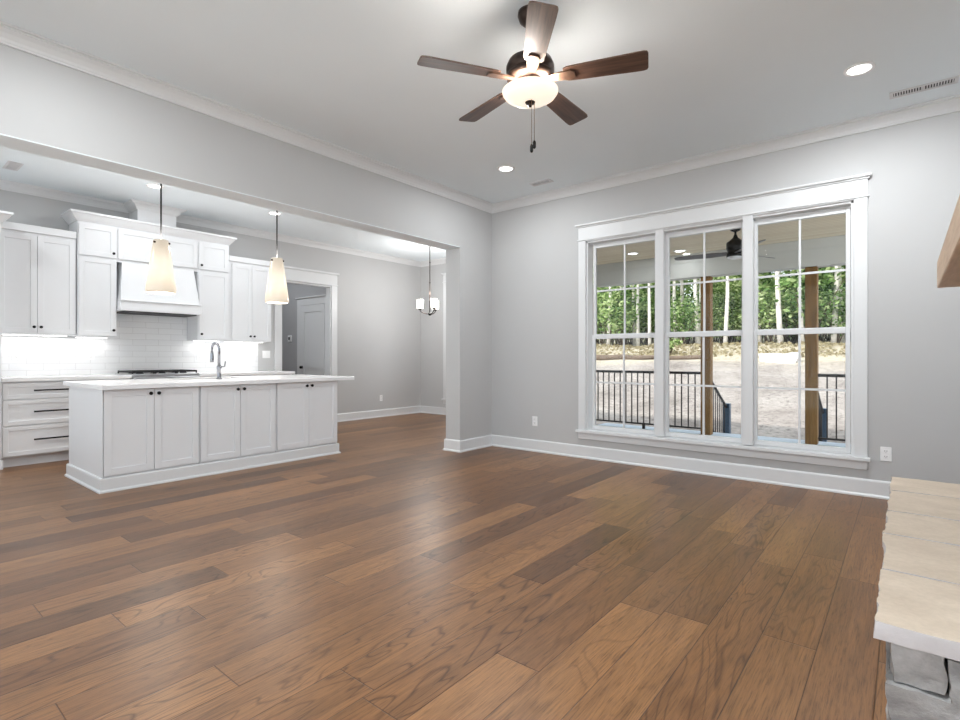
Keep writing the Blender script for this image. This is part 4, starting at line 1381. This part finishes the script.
protos = [
    (make_tree(1, 12.5, .13, .12, M['leaves_bright'], M['bark_pale']), 'slender pale-barked tree with bright green leaves beyond the yard', 'bright green trees at the edge of the wood'),
    (make_tree(2, 13.5, .16, .20, M['leaves_mid'], M['bark_pale'], rad=2.1), 'tall pale-barked tree with mid green leaves beyond the yard', 'mid green trees in the wood'),
    (make_tree(3, 14.0, .15, .18, M['leaves_dark'], M['bark_dark'], rad=2.0), 'tall dark-barked tree with deep green leaves beyond the yard', 'deep green trees in the wood'),
    (make_tree(5, 12.0, .11, .35, M['leaves_bright'], M['bark_pale'], leaves=1100, lean=.04), 'thin leaning white-barked tree with sparse bright leaves at the wood edge', 'leaning white-barked trees at the wood edge'),
]
used = [False] * 4
rnd = random.Random(21)


def put(src, used_i, x, y, s, rz, label, group, cat):
    o = src if not used[used_i] else dup(src)
    used[used_i] = True
    o.location = (x, y, gh(x, y) - .05); o.rotation_euler = (0, 0, rz); o.scale = (s, s, s)
    tag(o, label, cat, group)


# wedge of the wood the window looks into
rowsT = [(26.9, 15, (3,)), (28.5, 11, (3, 3, 0, 3)), (32.0, 10, (0, 1, 3, 3)), (36.5, 10, (1, 0, 2, 1)), (41.5, 9, (1, 2, 0)), (48, 9, (2, 1, 0)), (58, 12, (2, 1))]
for (yy, n, kinds) in rowsT:
    a, b_ = -.60 * yy, .14 * yy
    n = int(n * 1.2)
    for k in range(n):
        x = a + (b_ - a) * (k + .5 + rnd.uniform(-.35, .35)) / n
        y = yy + rnd.uniform(-1.2, 1.2)
        q = rnd.choice(kinds)
        put(protos[q][0], q, x, y, rnd.uniform(.85, 1.12) * (1 + (yy - 28) * .006), rnd.uniform(0, 6.28), protos[q][1], protos[q][2], 'tree')


def make_bush(seed, mat_, n, rx, rz_, lsize, name='bush'):
    rnd = random.Random(seed)
    root = bpy.data.objects.new(name, None); col.objects.link(root); ORG[root.name] = Vector((0, 0, 0))
    m = MB()
    tips = []
    for k in range(9):
        an = rnd.uniform(0, 6.28)
        e = Vector((math.cos(an) * rx * .8 * rnd.random(), math.sin(an) * rx * .8 * rnd.random(), rz_ * rnd.uniform(.5, 1.0)))
        m.tube([(0, 0, -.1), e * .5 + Vector((0, 0, .1)), e], [.03, .02, .01], 5); tips.append(e)
    m.build('stems', M['bark_dark'], root)
    bm = bmesh.new()
    def samp():
        c = rnd.choice(tips)
        d = Vector((rnd.gauss(0, 1), rnd.gauss(0, 1), rnd.gauss(0, 1))).normalized()
        p = c + Vector((d.x * rx * .45, d.y * rx * .45, d.z * rz_ * .4)) * (rnd.random() ** .4)
        p.z = max(.05, p.z); return p
    leaf_cloud(bm, n, samp, lsize, rnd)
    me = bpy.data.meshes.new('foliage'); bm.to_mesh(me); bm.free(); me.materials.append(mat_)
    o = bpy.data.objects.new('foliage', me); col.objects.link(o); o.parent = root
    return root


b1 = make_bush(31, M['leaves_bright'], 1100, 1.5, 2.2, .10)
b2 = make_bush(32, M['leaves_mid'], 1100, 1.7, 2.6, .11)
ub = [False, False]
for k in range(60):
    f = (k + .5) / 60
    y = 27.2 + rnd.uniform(-1.0, 9)
    x = -.58 * y + .60 * y * f
    q = k % 2
    src = (b1, b2)[q]
    o = src if not ub[q] else dup(src)
    ub[q] = True
    s = rnd.uniform(.7, 1.2) * (1 + (y - 27) * .03)
    o.location = (x, y, gh(x, y) - .03); o.rotation_euler = (0, 0, rnd.uniform(0, 6)); o.scale = (s, s, s)
    tag(o, ('leafy bright green bush among the trunks at the wood edge', 'leafy mid green bush among the trunks at the wood edge')[q], 'bush', ('bright green bushes at the wood edge', 'mid green bushes at the wood edge')[q])
s1 = make_bush(41, M['leaves_bright'], 260, .55, .55, .07, 'sapling')
tag(s1, 'small green sapling growing on the pale bank, seen through the middle window', 'plant')
s1.location = (-7.9, 22.6, gh(-7.9, 22.6))

for (x, y, ln, rr_, an, lb) in ((-9.6, 21.6, 3.0, .14, .12, 'fallen grey log lying across the bank seen through the left window'), (-6.7, 21.2, 1.9, .10, -.10, 'fallen grey log on the bank seen through the middle window')):
    c_ = Vector((x, y, gh(x, y) + rr_ * .7)); d_ = Vector((math.cos(an), math.sin(an), 0)) * ln / 2
    P_ = []
    for q in range(7):
        p = c_ + d_ * (q / 3 - 1); p.z = gh(p.x, p.y) + rr_ * .6; P_.append(p)
    tag(MB().tube(P_, [rr_, rr_ * 1.05, rr_ * .95, rr_, rr_ * .9, rr_ * .8, rr_ * .6], 10).build('fallen_log', M['bark_dark']), lb, 'log')
o = MB().rock(-3.95, -2.85, 20.3, 21.0, gh(-3.4, 20.6) - .1, gh(-3.4, 20.6) + .28, amp=.12, step=.12, seed=3, top=.6, freq=2).build('boulder', M['rock_grey'])
tag(o, 'pale flat boulder at the foot of the bank, seen through the right window', 'rock')
bm = bmesh.new()
rs = random.Random(8)
def strawp():
    y = rs.uniform(22.0, 26.5); x = rs.uniform(-.56 * y, .0 * y)
    return Vector((x, y, gh(x, y) + rs.uniform(.0, .10)))
leaf_cloud(bm, 2600, strawp, .10, rs)
me = bpy.data.meshes.new('straw_litter'); bm.to_mesh(me); bm.free(); me.materials.append(M['straw'])
o = bpy.data.objects.new('straw_litter', me); col.objects.link(o)
tag(o, 'dry straw and leaf litter covering the bank before the wood', 'straw', kind='stuff')
